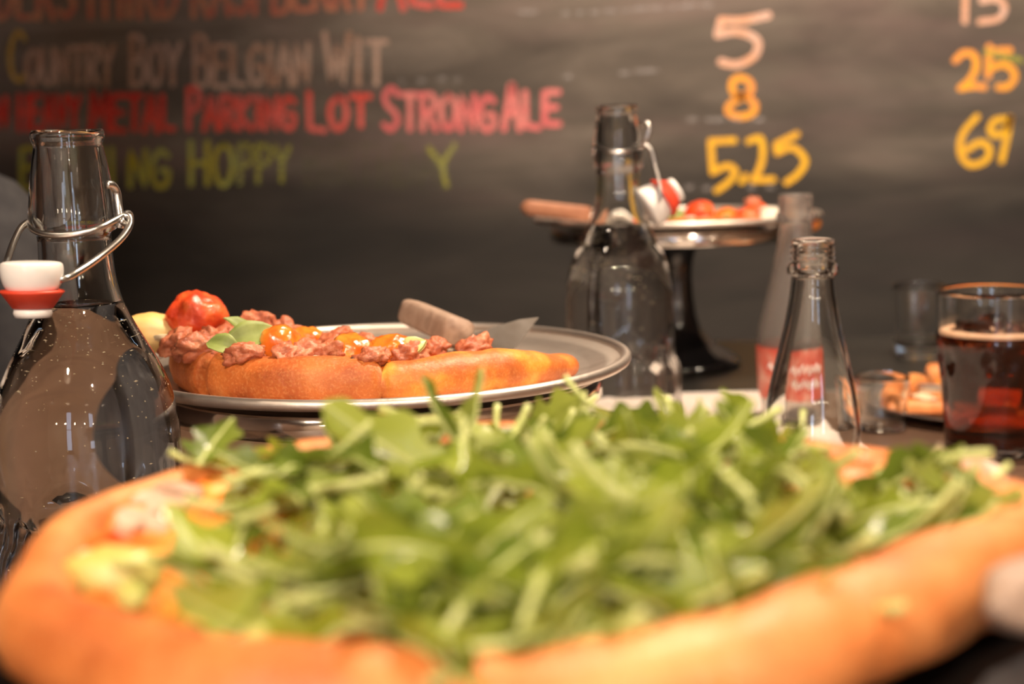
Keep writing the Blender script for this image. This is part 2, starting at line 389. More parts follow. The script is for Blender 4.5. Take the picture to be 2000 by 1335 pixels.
def ribbon(pts2, w):
    """flat stroke with round ends in wall coordinates (x, z)"""
    vs, fs = [], []
    n = len(pts2)
    ext = []
    for i, p in enumerate(pts2):
        a = pts2[max(i-1, 0)]; b = pts2[min(i+1, n-1)]
        d = Vector((b[0]-a[0], b[1]-a[1]));
        if d.length < 1e-9: d = Vector((1, 0))
        d.normalize(); ext.append((Vector(p), d))
    row = []
    p, d = ext[0]
    for k, o in ((-.45, .55), (-.25, .85)): row.append((p + d*k*w, d, o))
    for p, d in ext: row.append((p, d, 1.0))
    p, d = ext[-1]
    for k, o in ((.25, .85), (.45, .55)): row.append((p + d*k*w, d, o))
    for p, d, s in row:
        q = Vector((-d.y, d.x))
        vs.append(p + q*w*.5*s); vs.append(p - q*w*.5*s)
    for i in range(len(row)-1): fs.append((2*i, 2*i+1, 2*i+3, 2*i+2))
    return vs, fs
def px_wall(px, py):
    p = P(px, py, BY); return (p.x, p.z)
_lift = [0]; WK = 0.80
def chalk_strokes(name, strokes_px, wpx, m, curvy=True):
    allv, allf = [], []
    scale = (P(1001, 300, BY) - P(1000, 300, BY)).length
    for st in strokes_px:
        if len(st) > 2 and curvy: st = smooth_prof(st, 6)
        elif len(st) == 2:
            st = [(st[0][0]+(st[1][0]-st[0][0])*t/4, st[0][1]+(st[1][1]-st[0][1])*t/4) for t in range(5)]
        w2 = [px_wall(*p) for p in st]
        v, f = ribbon(w2, wpx*scale*WK)
        _lift[0] += 1
        y = -0.0004 - 0.00002*(_lift[0] % 30)
        o = len(allv)
        allv += [(q.x, BY + y, q.y) for q in v]; allf += [[i+o for i in t] for t in f]
    off = board.location
    me = mesh(name, [(a-off.x, b-off.y, c-off.z) for a, b, c in allv], allf, m, False)
    o = link(name, me, board)
    return o
def word(txt, x0, x1, yt0, yb0, yt1, yb1, w, m, first=None, name='chalk_word'):
    """letters between x0 and x1; top and bottom run from the first to the last letter; first = taller top of the initial"""
    n = len(txt); wl = [0.45 if c == 'I' else (1.3 if c in 'MW' else 1.0) for c in txt]
    gap = 0.24; tot = sum(wl) + gap*(n-1)
    x = 0; sts = []
    for i, c in enumerate(txt):
        a = x0 + (x1-x0)*x/tot; b = x0 + (x1-x0)*(x+wl[i])/tot; x += wl[i]+gap
        t = (i/(n-1)) if n > 1 else 0
        yt = yt0+(yt1-yt0)*t; yb = yb0+(yb1-yb0)*t
        if i == 0 and first is not None: yt = first
        jit = random.uniform(-2.5, 2.5)
        for st in G[c]:
            q = [(a+(b-a)*u, yb+jit-(yb+jit-yt)*v) for u, v in st]
            if c in CURVY and len(q) > 2: q = smooth_prof(q, 5)
            elif len(q) > 2:
                # keep the corners of straight letters
                r = []
                for k in range(len(q)-1):
                    for s in range(4): r.append((q[k][0]+(q[k+1][0]-q[k][0])*s/4, q[k][1]+(q[k+1][1]-q[k][1])*s/4))
                r.append(q[-1]); q = r
            sts.append(q)
    return chalk_strokes(name, sts, w, m, curvy=False)
# first line, cut by the top of the photograph
word('DERS', -8, 146, -62, 36, -66, 34, 15, ck_salmon)
word('THIRD', 160, 348, -66, 33, -68, 34, 15, ck_salmon)
word('RASPBERRY', 376, 722, -70, 32, -76, 14, 15, ck_salmon)
word('ALE', 742, 900, -80, 16, -82, 8, 17, ck_redpink)
# second line
word('C', 18, 50, 62, 160, 62, 160, 12, ck_yel_c)
word('OUNTRY', 52, 222, 96, 165, 90, 166, 12, ck_tan)
word('BOY', 256, 352, 88, 168, 86, 164, 13, ck_tan, first=70)
word('BELGIAN', 380, 604, 90, 170, 86, 164, 13, ck_tan, first=70)
word('WIT', 634, 754, 70, 164, 82, 164, 14, ck_tan, first=66)
# third line
word('N', -8, 14, 190, 250, 190, 250, 14, ck_red)
word('HEAVY', 36, 156, 186, 252, 188, 248, 13, ck_red)
word('METAL', 178, 340, 186, 254, 188, 254, 15, ck_red, first=176)
word('PARKING', 366, 576, 190, 252, 190, 250, 14, ck_redpink, first=174)
word('LOT', 600, 722, 192, 254, 188, 246, 15, ck_redpink, first=182)
word('STRONG', 748, 966, 184, 252, 188, 252, 15, ck_pink, first=172)
word('ALE', 984, 1092, 182, 252, 180, 244, 16, ck_pink, first=166)
# fourth line, partly wiped
word('EVENI', 40, 226, 290, 366, 290, 366, 13, ck_green)
word('NG', 252, 330, 294, 364, 294, 364, 14, ck_green)
word('HO', 370, 456, 278, 362, 282, 362, 13, ck_green)
word('PPY', 466, 566, 284, 360, 286, 356, 12, ck_faint2)
word('BIRTHD', 596, 810, 278, 360, 286, 364, 13, ck_faint)
word('A', 820, 858, 292, 362, 292, 362, 12, ck_faint)
chalk_strokes('chalk_word', [[(838, 290), (862, 322)], [(888, 284), (866, 320), (872, 362)]], 13, ck_faint2)
# prices
chalk_strokes('chalk_price', [[(1500, 30), (1450, 40), (1408, 40)], [(1408, 40), (1402, 68)], [(1402, 68), (1440, 62), (1478, 78), (1474, 108), (1440, 126), (1408, 121)]], 19, ck_peach)
chalk_strokes('chalk_price', [[(1442, 190), (1430, 174), (1432, 158), (1446, 152), (1464, 160), (1466, 178), (1444, 192), (1424, 206), (1424, 220), (1446, 228), (1470, 220), (1474, 204), (1458, 190), (1442, 186)]], 17, ck_orange)
chalk_strokes('chalk_price', [[(1434, 274), (1388, 276)], [(1388, 276), (1392, 336)], [(1392, 336), (1420, 324), (1436, 334), (1424, 354), (1400, 372)], [(1456, 344), (1448, 354)],
    [(1462, 276), (1484, 270), (1490, 296), (1484, 328), (1470, 352)], [(1470, 352), (1510, 350)],
    [(1556, 262), (1516, 282)], [(1516, 282), (1518, 298)], [(1518, 298), (1548, 288), (1572, 312), (1560, 338), (1536, 356)]], 16, ck_gold)
chalk_strokes('chalk_price', [[(1886, -40), (1884, 42)], [(1960, -40), (1920, -38)], [(1920, -38), (1918, 0)], [(1918, 2), (1945, -2), (1962, 14), (1950, 36), (1914, 42)]], 16, ck_peach)
chalk_strokes('chalk_price', [[(1866, 118), (1882, 104), (1902, 108), (1906, 132), (1894, 156), (1876, 172)], [(1876, 172), (1902, 168), (1922, 170)],
    [(1972, 98), (1932, 100)], [(1932, 92), (1930, 148)], [(1932, 134), (1962, 126), (1982, 146), (1970, 168), (1950, 170)]], 17, ck_orange)
chalk_strokes('chalk_price', [[(1926, 100), (1958, 110), (1992, 118)]], 16, ck_faint2)
chalk_strokes('chalk_price', [[(1908, 228), (1880, 262), (1876, 300), (1896, 322), (1926, 312), (1932, 290), (1914, 278), (1886, 294)],
    [(1968, 232), (1942, 236), (1934, 256), (1950, 264), (1970, 244), (1972, 226), (1968, 260), (1956, 314)]], 16, ck_gold)
# dotted leaders between the names and the prices
dash = []
for a, b, y in [(1096, 1112, 27), (1126, 1140, 26), (1152, 1172, 24), (1180, 1204, 22), (1214, 1230, 20), (1236, 1262, 18), (1266, 1298, 16), (1306, 1322, 15), (1328, 1358, 12), (1368, 1392, 10),
                (1098, 1118, 150), (1210, 1232, 143), (1240, 1284, 139), (1340, 1362, 234), (1378, 1416, 234), (1426, 1450, 234), (1466, 1492, 234),
                (1336, 1356, 366), (1372, 1390, 367), (1460, 1476, 366), (1494, 1512, 366), (778, 790, 160), (814, 834, 158), (854, 872, 154), (886, 900, 156), (1010, 1050, 24)]:
    dash.append([(a, y), (b, y-1)])
for s in dash: chalk_strokes('chalk_dash', [[(s[0][0]+4, s[0][1]), (s[1][0]-4, s[1][1])]], 10, ck_dash)

# ------------------------------------------------------------------ tables
def table(name, x0, x1, y0, y1, m, label):
    t = empty(name, ((x0+x1)/2, (y0+y1)/2, RZ0), label, 'table')
    w, d = x1-x0, y1-y0
    link('tabletop', mesh('top', *box((0, 0, -RZ0-.018), (w, d, .036), .003), m, False), t)
    for sx in (-1, 1):
        for sy in (-1, 1):
            link('leg', mesh('leg', *box((sx*(w/2-.06), sy*(d/2-.06), (-RZ0-.036)/2), (.05, .05, -RZ0-.036)), table_leg, False), t)
    return t
table('dining_table', -0.335, 1.30, -0.15, 1.265, table_light, 'brown wooden table under the bottles and pizza stands')
table('counter_table', -0.335, 1.60, 1.268, 1.585, table_dark, 'black table before the chalkboard carrying the tall pizza stand')

tag(link('paper_placemat', mesh('paper', *box((0, 0, .0003), (.238, .482, .0006)), paper_m, False), loc=(.139, 1.021, 0)), 'pale paper placemat under the far water bottle and both soda bottles', 'placemat')
PAP = .0008
# ------------------------------------------------------------------ pizza stands and pans
def stand(loc, h, label, rp=0.127):
    s = empty('pizza_stand', loc, label, 'pizza stand', 'pizza stands')
    plat = [(0.0, h-.0015), (rp-.003, h-.0015), (rp-.001, h), (rp, h-.001), (rp, h-.0125), (rp-.0012, h-.0137), (rp-.0025, h-.0125), (rp-.0025, h-.003), (0.0, h-.003)]
    link('platform', mesh('platform', *lathe(plat, 96), chrome), s)
    k = h
    col = smooth_prof([(0.052, 0.0), (0.062, .001), (0.063, .005), (0.055, .012), (0.036, .024), (0.022, .042 if k > .12 else .036), (0.016, k*.55), (0.017, k*.75), (0.026, k-.012), (0.036, k-.003)], 6)
    link('pedestal', mesh('pedestal', *lathe([(0.0, 0.0)] + col, 64), black_gloss), s)
    return s
def pan(loc, label, r=0.1435, m=alu):
    p = empty('pizza_pan', loc, label, 'pizza pan', 'round metal pizza pans')
    prof = [(0.0, 0.0), (.108, 0.0), (.113, .0006), (.128, .0050), (r-.004, .0080)]
    # rolled bead
    for a in range(0, 330, 30):
        t = math.radians(200 - a)
        prof.append((r-.003+.003*math.cos(t), .0080+.003*math.sin(t)))
    prof += [(r-.006, .0068), (.127, .0037), (.1125, .0014), (.108, .0012), (0.0, .0012)]
    vs, fs = lathe(prof, 112)
    link('dish', mesh('dish', vs, fs, m), p)
    return p
S1 = Vector((-0.0755, 0.808, 0.0)); H1 = 0.1000
S2 = Vector((P(1322, 460, 1.42).x, 1.425, 0.0)); H2 = 0.142
S3 = Vector((0.010, 0.345, 0.0)); H3 = 0.1126
stand(S1, H1, 'low shiny chrome stand under the half-eaten tomato pizza')
stand(S2, H2, 'tall shiny pedestal stand on the black table before the chalkboard')
stand(S3, H3, 'metal stand carrying the arugula pizza at the front')
pan(S1+Vector((0, 0, H1+.0003)), 'round metal pan holding the half-eaten tomato pizza and server')
pan(S2+Vector((0, 0, H2+.0003)), 'round metal pan on the tall stand before the chalkboard')
pan(S3+Vector((0, 0, H3+.0003)), 'dark metal pan under the arugula pizza in the foreground', m=dark_pan)

# ------------------------------------------------------------------ pizza pieces
def crust(a0, a1, Rf, w0, h, seed, amp=0.14, bumps=(), closed=False, seg=None, hf=None, lift=None, wf=None):
    """baked rim from angle a0 to a1 (degrees); Rf(a) outer radius; rounded ends unless closed"""
    n = seg or max(10, int(abs(a1-a0)/1.6)); m = 22
    vs, fs = [], []
    for i in range(n if closed else n+1):
        a = math.radians(a0 + (a1-a0)*i/n)
        e = 1.0
        if not closed:
            t = min(i, n-i)/n*abs(a1-a0)
            e = min(1.0, math.sqrt(max(0.0, 1-(1-min(t/3.0, 1))**2))*0.45 + .56)
        R = Rf(a); w = w0*(wf(a) if wf else 1.0)
        hh = h*(hf(a) if hf else 1.0)
        for ba, bw, bh in bumps:
            da = (math.degrees(a)-ba+180) % 360-180
            hh *= 1 + bh*math.exp(-(da/bw)**2)
        z0 = lift(a) if lift else 0.0
        for j in range(m):
            t = 2*PI*j/m
            c, s = math.cos(t), math.sin(t)
            c = math.copysign(abs(c)**.9, c)
            q = Vector((math.cos(a)*R*30, math.sin(a)*R*30, seed*5.3)) + Vector((c, s, 0))*.45
            k = 1 + amp*noise.noise(q) + amp*.6*noise.noise(q*2.6)
            rr = R - w + w*c*k*e
            z = hh*.46 + hh*.54*s*k*e
            z = max(z, hh*.04 + .0004*abs(c))
            vs.append((rr*math.cos(a), rr*math.sin(a), z + z0))
    nn = n if closed else n+1
    for i in range(n):
        k = (i+1) % nn
        for j in range(m):
            l = (j+1) % m
            fs.append((i*m+j, i*m+l, k*m+l, k*m+j))
    if not closed:
        fs.append(list(range(m))); fs.append([n*m+j for j in range(m)][::-1])
    return vs, fs
def pbase(a0, a1, Rf, inset, h, seed, amp=.0018, lift=None):
    """sauce and cheese wedge from the centre out under the rim, solid down to the pan"""
    n = max(8, int(abs(a1-a0)/3)); k = 16
    vs, fs = [], []
    full = abs(a1-a0) >= 359.9
    for i in range(n+1):
        a = math.radians(a0+(a1-a0)*i/n)
        for j in range(k+1):
            r = (Rf(a)-inset)*j/k
            z = h + amp*noise.noise(Vector((math.cos(a)*r*60, math.sin(a)*r*60, seed))) + amp*.7*noise.noise(Vector((math.cos(a)*r*160, math.sin(a)*r*160, seed)))
            if lift: z += lift(a)*j/k
            vs.append((r*math.cos(a), r*math.sin(a), z))
    for i in range(n):
        for j in range(k):
            fs.append((i*(k+1)+j, i*(k+1)+j+1, (i+1)*(k+1)+j+1, (i+1)*(k+1)+j))
    if not full:
        for i in (0, n):
            o = len(vs)
            for j in range(k+1):
                v = vs[i*(k+1)+j]; vs.append((v[0], v[1], 0.0003))
            for j in range(k):
                fs.append((i*(k+1)+j, i*(k+1)+j+1, o+j+1, o+j))
    return vs, fs
def topping(name, parent, world, me, rot=None, scale=1.0):
    o = link(name, me, parent, Vector(world) - parent.location, rot or (random.uniform(-.3, .3), random.uniform(-.3, .3), random.uniform(0, 6)))
    o.scale = (scale,)*3
    return o
def tomato_mesh(seed, r, m, amp=.10, sq=(1, 1, .82)):
    vs, fs = blob(r, seed, amp, 1.6, sq, 4)
    out = []
    for v in vs:
        a = math.atan2(v.y, v.x)
        q = v/r
        # shrivelled folds towards the stem end
        k = 1 - .05*max(0, q.z)*(1+math.cos(5*a+seed)) + .025*noise.noise(q*6+Vector((seed, 0, 0)))
        out.append(v*k)
    return mesh('tomato', out, fs, m)
def sausage_mesh(seed, r):
    return mesh('sausage', *blob(r*1.12, seed, .55, 1.9, (1.25, .9, .75), 4), sausage_m)
def cheese_mesh(seed, r):
    return mesh('cheese', *blob(r, seed, .35, 1.8, (1.2, 1.0, .32), 3), cheese_m)
def leaf_sheet(pts, m, th=.0006, bend=.004, seed=0):
    """leaf outline [(x, y)] as a thick curled sheet, fan about its midrib"""
    n = len(pts)
    vs = []; fs = []
    xs = [p[0] for p in pts]; L0, L1 = min(xs), max(xs)
    rows = 9
    import bisect
    up = [p for p in pts if p[1] >= 0]; lo = [p for p in pts if p[1] <= 0]
    def ev(side, x):
        side = sorted(side)
        for i in range(len(side)-1):
            if side[i][0] <= x <= side[i+1][0]:
                t = (x-side[i][0])/max(1e-9, side[i+1][0]-side[i][0]); return side[i][1]+(side[i+1][1]-side[i][1])*t
        return 0.0
    for s in (0, 1):
        for i in range(rows+1):
            x = L0+(L1-L0)*i/rows; a, b = ev(lo, x), ev(up, x)
            for j in range(7):
                y = a+(b-a)*j/6
                z = bend*(1-((x-(L0+L1)/2)/((L1-L0)/2))**2) + abs(y)*.35 + .0016*noise.noise(Vector((x*120, y*120, seed))) + s*th
                vs.append((x, y, z))
    q = (rows+1)*7
    for s in (0, 1):
        for i in range(rows):
            for j in range(6):
                f = (s*q+i*7+j, s*q+i*7+j+1, s*q+(i+1)*7+j+1, s*q+(i+1)*7+j)
                fs.append(f if s else f[::-1])
    for i in range(rows):
        for j in (0, 6):
            fs.append((i*7+j, (i+1)*7+j, q+(i+1)*7+j, q+i*7+j))
    return mesh('leaf', vs, fs, m)
def basil_outline(l, w):
    return [(-l, 0), (-l*.6, w*.75), (0, w), (l*.5, w*.7), (l, 0), (l*.5, -w*.7), (0, -w), (-l*.6, -w*.75), (-l, 0)]

# ---- half-eaten tomato pizza on the low stand
TZ1 = H1 + .0003 + .0012 + .0004
pz1 = empty('pizza', S1 + Vector((0, 0, TZ1)), 'half-eaten roasted tomato and sausage pizza on the low chrome stand', 'pizza')
R1 = lambda a: .1215 + .003*math.sin(3*a+1)
segs = [(158, 226, crust_m, 0.026, 3, [(176, 11, .55)]), (226, 275.5, crust_m, 0.0255, 1, [(233, 6, .05)]), (275, 339, crust_yel, 0.0215, 2, [(300, 8, .10), (312, 7, .10), (336, 12, -.32)])]
for a0, a1, m, h, sd, bm_ in segs:
    link('crust', mesh('crust', *crust(a0, a1, R1, .0125, h, sd, .12, bm_), m), pz1)
    link('slice_base', mesh('slice', *pbase(a0+.6, a1-.6, R1, .012, .011, sd), sauce_m), pz1)
def T1(px, py, d): return P(px, py, d)
topping('tomato', pz1, P(386, 618, .800), tomato_mesh(1, .0162, tomato_m, .16, (1.05, 1, .92)), (.1, .1, .4))
topping('tomato', pz1, P(552, 672, .735), tomato_mesh(2, .0125, tomato_o), (.5, .2, 1))
topping('tomato', pz1, P(690, 686, .722), tomato_mesh(3, .0115, tomato_o, .12), (.3, -.3, 2))
topping('tomato', pz1, P(758, 690, .735), tomato_mesh(4, .0120, tomato_o, .2, (1, .9, .85)), (-.3, .5, 3))
topping('tomato', pz1, P(600, 664, .77), tomato_mesh(5, .0095, tomato_o, .2), None)
for k, (px, py, d, r) in enumerate([(500, 634, .81, .0088), (562, 648, .80, .0075), (352, 672, .755, .009), (392, 678, .735, .0085), (430, 664, .765, .008), (455, 655, .79, .008), (600, 690, .715, .008), (640, 694, .72, .0085),
                                    (560, 694, .71, .007), (660, 664, .78, .007), (725, 700, .70, .007), (850, 680, .76, .0066), (924, 680, .755, .0080), (480, 690, .71, .007), (800, 692, .73, .0075), (640, 674, .76, .007), (715, 672, .79, .007)]):
    topping('sausage_crumble', pz1, P(px, py, d), sausage_mesh(k+1, r))
for k, (px, py, d, r) in enumerate([(404, 656, .775, .0065), (622, 703, .70, .0050), (690, 710, .70, .0055), (330, 660, .78, .007), (520, 680, .74, .006), (860, 700, .72, .006)]):
    topping('cheese_blob', pz1, P(px, py, d), cheese_mesh(k, r), (0.2, 0, k))
topping('crust_bubble', pz1, P(302, 648, .80), mesh('bubble', *blob(.0155, 5, .12, 1.4, (1.25, 1.0, .72), 4), crust_bub), (0, .15, 0))
bas = leaf_sheet(basil_outline(.016, .0085), basil_m, seed=1)
bas2 = leaf_sheet(basil_outline(.011, .006), basil_m, seed=4)
topping('basil_leaf', pz1, P(490, 664, .735), bas, (.9, -.30, .35))
topping('basil_leaf', pz1, P(440, 682, .715), bas2, (.8, .25, -.3))
topping('basil_leaf', pz1, P(462, 650, .755), bas2, (.7, .9, .4))
topping('basil_leaf', pz1, P(505, 655, .75), bas2, (1.1, -.2, .2))
topping('pepper_piece', pz1, P(812, 684, .735), leaf_sheet(basil_outline(.0075, .006), green_pale, th=.002, seed=2), (.9, -.6, .2))
for k, (px, py) in enumerate([(696, 700), (664, 705)]):
    topping('char_spot', pz1, P(px, py, .699), mesh('char', *blob(.003, k, .4, 2, (1.2, .8, .5), 2), char_m))

# ---- pizza server lying across it
def rounded_bar(a, b, wv, tv, w0, w1, t0, t1, nseg=14, nr=16):
    """bar from a to b with a rounded-rectangle section along wv (width) and tv (thickness), rounded ends"""
    vs, fs = [], []
    for i in range(nseg+1):
        t = i/nseg; c = a.lerp(b, t)
        e = 1.0
        if t < .14: e = math.sqrt(max(.02, 1-((.14-t)/.14)**2))
        if t > .96: e = .93
        w = (w0+(w1-w0)*t)*e/2; th = (t0+(t1-t0)*t)*e/2
        for j in range(nr):
            g = 2*PI*j/nr
            cc, ss = math.cos(g), math.sin(g)
            vs.append(c + wv*w*math.copysign(abs(cc)**.45, cc) + tv*th*math.copysign(abs(ss)**.45, ss))
    for i in range(nseg):
        for j in range(nr):
            k = (j+1) % nr
            fs.append((i*nr+j, i*nr+k, (i+1)*nr+k, (i+1)*nr+j))
    fs.append(list(range(nr))[::-1]); fs.append([nseg*nr+j for j in range(nr)])
    return vs, fs
def plate_poly(pts, th):
    """flat polygon in space given a thickness"""
    n = (pts[1]-pts[0]).cross(pts[-1]-pts[0]).normalized()
    k = len(pts)
    vs = [p + n*th/2 for p in pts] + [p - n*th/2 for p in pts]
    fs = [list(range(k)), list(range(2*k-1, k-1, -1))] + [(i, i+k, (i+1) % k+k, (i+1) % k) for i in range(k)]
    return vs, fs
def server(origin, label, ha, hb, hw, ht, tang, blade, hm, roll=None):
    s = empty('pizza_server', origin, label, 'pizza server', 'pizza servers')
    ax = (hb-ha).normalized()
    wv = (roll if roll else Vector((0, 0, 1))); wv = (wv-ax*wv.dot(ax)).normalized(); tv = ax.cross(wv)
    rel = lambda vs: [Vector(v)-origin for v in vs]
    v, f = rounded_bar(ha, hb, wv, tv, hw[0], hw[1], ht[0], ht[1])
    link('handle', mesh('handle', rel(v), f, hm), s)
    if tang:
        v, f = tube(tang, .0022, 8); link('tang', mesh('tang', rel(v), f, blade_m), s)
    if blade:
        v, f = plate_poly(blade, .0012); link('blade', mesh('blade', rel(v), f, blade_m, False), s)
    return s
ha, hb = P(795, 606, .895), P(898, 650, .83)
tang = [P(892, 648, .833), P(880, 664, .83), P(872, 676, .83), P(884, 680, .832)]
A_, B_, C_, D_ = P(866, 690, .830), P(1052, 620, .862), P(1016, 668, .852), P(985, 706, .838)
edge = [A_, P(896, 668, .836), P(932, 648, .842), P(975, 632, .849), P(1015, 622, .856), B_, C_, D_, P(900, 706, .828)]
# keep the blade in one plane
nn = (B_-A_).cross(D_-A_).normalized()
edge = [p - nn*(p-A_).dot(nn) for p in edge]
server(P(880, 700, .85), 'pizza server with grey wooden handle stuck into the half-eaten pizza', ha, hb, (.0165, .0170), (.0185, .0190), tang, edge, wood_handle, Vector((.2, .3, 1)))

# ---- pizza on the tall stand
TZ2 = H2 + .0019
pz2 = empty('pizza', S2 + Vector((0, 0, TZ2)), 'blurry pizza with tomatoes and basil on the tall stand', 'pizza')
R2 = lambda a: .118 + .002*math.sin(4*a)
link('crust', mesh('crust', *crust(262, 395, R2, .011, .010, 5, .14), crust_m), pz2)
link('slice_base', mesh('slice', *pbase(262, 395, R2, .012, .007, 6), sauce_m), pz2)
for k, (px, py, d, r, mm) in enumerate([(1366, 416, 1.38, .0150, tomato_m), (1422, 424, 1.37, .0120, tomato_o), (1460, 428, 1.36, .0135, tomato_m), (1300, 425, 1.38, .0125, tomato_m), (1588, 438, 1.41, .0080, tomato_o), (1478, 412, 1.42, .0105, tomato_m), (1330, 440, 1.36, .009, tomato_o)]):
    topping('tomato', pz2, P(px, py, d), tomato_mesh(k+10, r, mm))
for k, (px, py, d, r) in enumerate([(1500, 436, 1.35, .0120), (1505, 422, 1.39, .0105), (1378, 442, 1.34, .0100), (1345, 440, 1.34, .008), (1440, 444, 1.34, .009), (1530, 440, 1.37, .009)]):
    topping('mozzarella', pz2, P(px, py-7, d-.012), mesh('mozzarella', *blob(r, k+9, .2, 1.5, (1.2, 1, .55), 3), mozz_m))
for k, (px, py, d) in enumerate([(1318, 430, 1.35), (1418, 440, 1.335), (1530, 428, 1.40)]):
    topping('basil_leaf', pz2, P(px, py-6, d-.012), bas2, (.9, .3*k-.2, k*.4))
topping('sausage_crumble', pz2, P(1470, 398, 1.45), sausage_mesh(31, .008))
# server resting on that pan, handle out to the left
ha, hb = P(1017, 404, 1.345), P(1150, 418, 1.36)
bl = [P(1175, 432, 1.365), P(1215, 424, 1.44), P(1285, 430, 1.44), P(1290, 440, 1.345), P(1215, 443, 1.33)]
nn = (bl[2]-bl[0]).cross(bl[4]-bl[0]).normalized(); bl = [p-nn*(p-bl[0]).dot(nn) for p in bl]
server(P(1150, 436, 1.36), 'reddish wooden handled server jutting left off the tall stand', ha, hb, (.0150, .0150), (.014, .014), [P(1146, 418, 1.36), P(1165, 422, 1.362), P(1180, 432, 1.366)], bl, wood_red)

# ---- arugula pizza in the foreground
TZ3 = H3 + .0019
pz3 = empty('pizza', S3 + Vector((0, 0, TZ3)), 'large pizza heaped with fresh green arugula in the foreground', 'pizza')
R3T = [(0, .130), (12, .135), (180, .135), (198, .135), (214, .125), (240, .111), (270, .102), (287, .0975), (312, .093), (340, .103), (352, .120), (360, .130)]
def R3(a):
    d = math.degrees(a) % 360
    for (a0, r0), (a1, r1) in zip(R3T, R3T[1:]):
        if a0 <= d <= a1:
            return r0 + (r1-r0)*(d-a0)/(a1-a0) + .0012*math.sin(5*a+.6) + .0008*math.sin(11*a)
lift3 = lambda a: .0085*math.exp(-((((math.degrees(a) % 360)-150+180) % 360-180)/48)**2)*1.25 + .003*math.exp(-((((math.degrees(a) % 360)-318+180) % 360-180)/40)**2)
thin3 = lambda a: 1-.60*math.exp(-((((math.degrees(a) % 360)-155+180) % 360-180)/46)**2)
link('crust', mesh('crust', *crust(0, 360, R3, .0135, .0235, 8, .13, [(262, 14, -.12), (300, 10, .05), (152, 46, -.45)], closed=True, seg=220, lift=lift3, wf=thin3), crust_pale), pz3)
link('pizza_base', mesh('base', *pbase(0, 360, lambda a: R3(a)-.020*thin3(a)+.008, .0, .0098, 9, .003, lift=lift3), sauce_m), pz3)
Z3 = S3.z + TZ3
def on3(px, py, dz): return PZ(px, py, Z3 + dz)
def mush_mesh(seed, r):
    # slice of a mushroom: cap outline and stem, extruded
    out = []
    for i in range(15):
        t = PI*i/14; out.append((r*math.cos(t), r*.75*math.sin(t)))
    out += [(-r*.85, -r*.18), (-r*.3, -r*.08), (-r*.26, -r*.75), (r*.26, -r*.75), (r*.3, -r*.08), (r*.85, -r*.18)]
    k = len(out); th = r*.28
    vs = [(x, y, -th/2+.1*r*math.sin(x/r*2+seed)) for x, y in out] + [(x, y, th/2+.1*r*math.sin(x/r*2+seed)) for x, y in out]
    fs = [list(range(k))[::-1], list(range(k, 2*k))] + [(i, (i+1) % k, (i+1) % k+k, i+k) for i in range(k)]
    return mesh('mushroom', vs, fs, mush_m, False)
for k, (px, py) in enumerate([(310, 985), (280, 1025), (350, 966), (1800, 905), (1910, 940)]):
    topping('mushroom_slice', pz3, on3(px, py, .019), mush_mesh(k, .0095), (.25+.1*k, .2, k*1.3))
for k, (px, py, s) in enumerate([(225, 1118, .0095), (1085, 1246, .0095), (1235, 1215, .0095), (470, 1250, .007), (1180, 1255, .006), (260, 1160, .005), (1665, 955, .010), (1700, 925, .012)]):
    mm = crust_yel if px in (1665, 1700) else chunk_m
    topping('vegetable_chunk', pz3, on3(px, py, .018), mesh('chunk', *blob(s, k+40, .22, 1.5, (1.25, .85, .62), 3), mm), (.2, .1, k))
for k, (px, py, s) in enumerate([(180, 1090, .006), (335, 945, .006), (90, 1180, .006), (250, 1000, .005)]):
    topping('cheese_blob', pz3, on3(px, py, .017), cheese_mesh(k+60, s), (0, 0, k))

def arugula_mesh(k):
    """one leaf: long lobed blade folded on its midrib, curled, on a pale stem"""
    rnd = random.Random(100+k)
    Ln = rnd.uniform(.040, .060); wd_ = rnd.uniform(.0065, .0115)
    curl = rnd.uniform(-1, 1)*1.9; twist = rnd.uniform(-1.3, 1.3); fold = rnd.uniform(.15, .9)
    n = 16; cols = [-1, -.5, 0, .5, 1]
    stem = 4
    vs, fs, mi = [], [], []
    pos = Vector((0, 0, 0)); ang = -curl/2
    sway = rnd.uniform(-.8, .8)
    for i in range(n+1):
        t = i/n
        ang += curl/n
        if i: pos = pos + Vector((math.cos(ang)*math.cos(sway*t), math.sin(sway*t)*.7, math.sin(ang)))*Ln/n
        if i < stem: w = .0011
        else:
            u = (i-stem)/(n-stem)
            w = wd_*(math.sin(PI*min(1, u*.96+.04))**.7)*(.72+.28*math.cos(u*PI*5.0+k)) + .0008
            if u > .97: w = .0010
        tw = twist*t
        side = Vector((0, math.cos(tw), math.sin(tw))); nor = Vector((-math.sin(ang), -math.sin(tw)*math.cos(ang), math.cos(tw)*math.cos(ang)))
        for c in cols:
            rip = .0012*noise.noise(Vector((t*9+k, c*2, k))) if i >= stem else 0
            vs.append(pos + side*w*c*math.cos(fold) + nor*(abs(c)*w*math.sin(fold) + rip))
    m = len(cols)
    for i in range(n):
        for j in range(m-1):
            fs.append((i*m+j, i*m+j+1, (i+1)*m+j+1, (i+1)*m+j)); mi.append(1 if i < stem else 0)
    # midrib and stem as a thin tapered tube below the blade
    path = [vs[i*m+2] for i in range(0, n+1)]
    tv, tf = tube([Vector(p) for p in path], .0008, 6, smooth=False, rs=(.00125, .0004))
    o = len(vs); vs += tv
    for f in tf: fs.append([q+o for q in f]); mi.append(1)
    c0 = sum((Vector(v) for v in vs), Vector())/len(vs)
    vs = [Vector(v)-c0 for v in vs]
    me = mesh('arugula', vs, fs, [leaf_ms[k % 3], rib_m])
    for p, q in zip(me.polygons, mi): p.material_index = q
    return me
leaves = [arugula_mesh(k) for k in range(18)]
rr = random.Random(21)
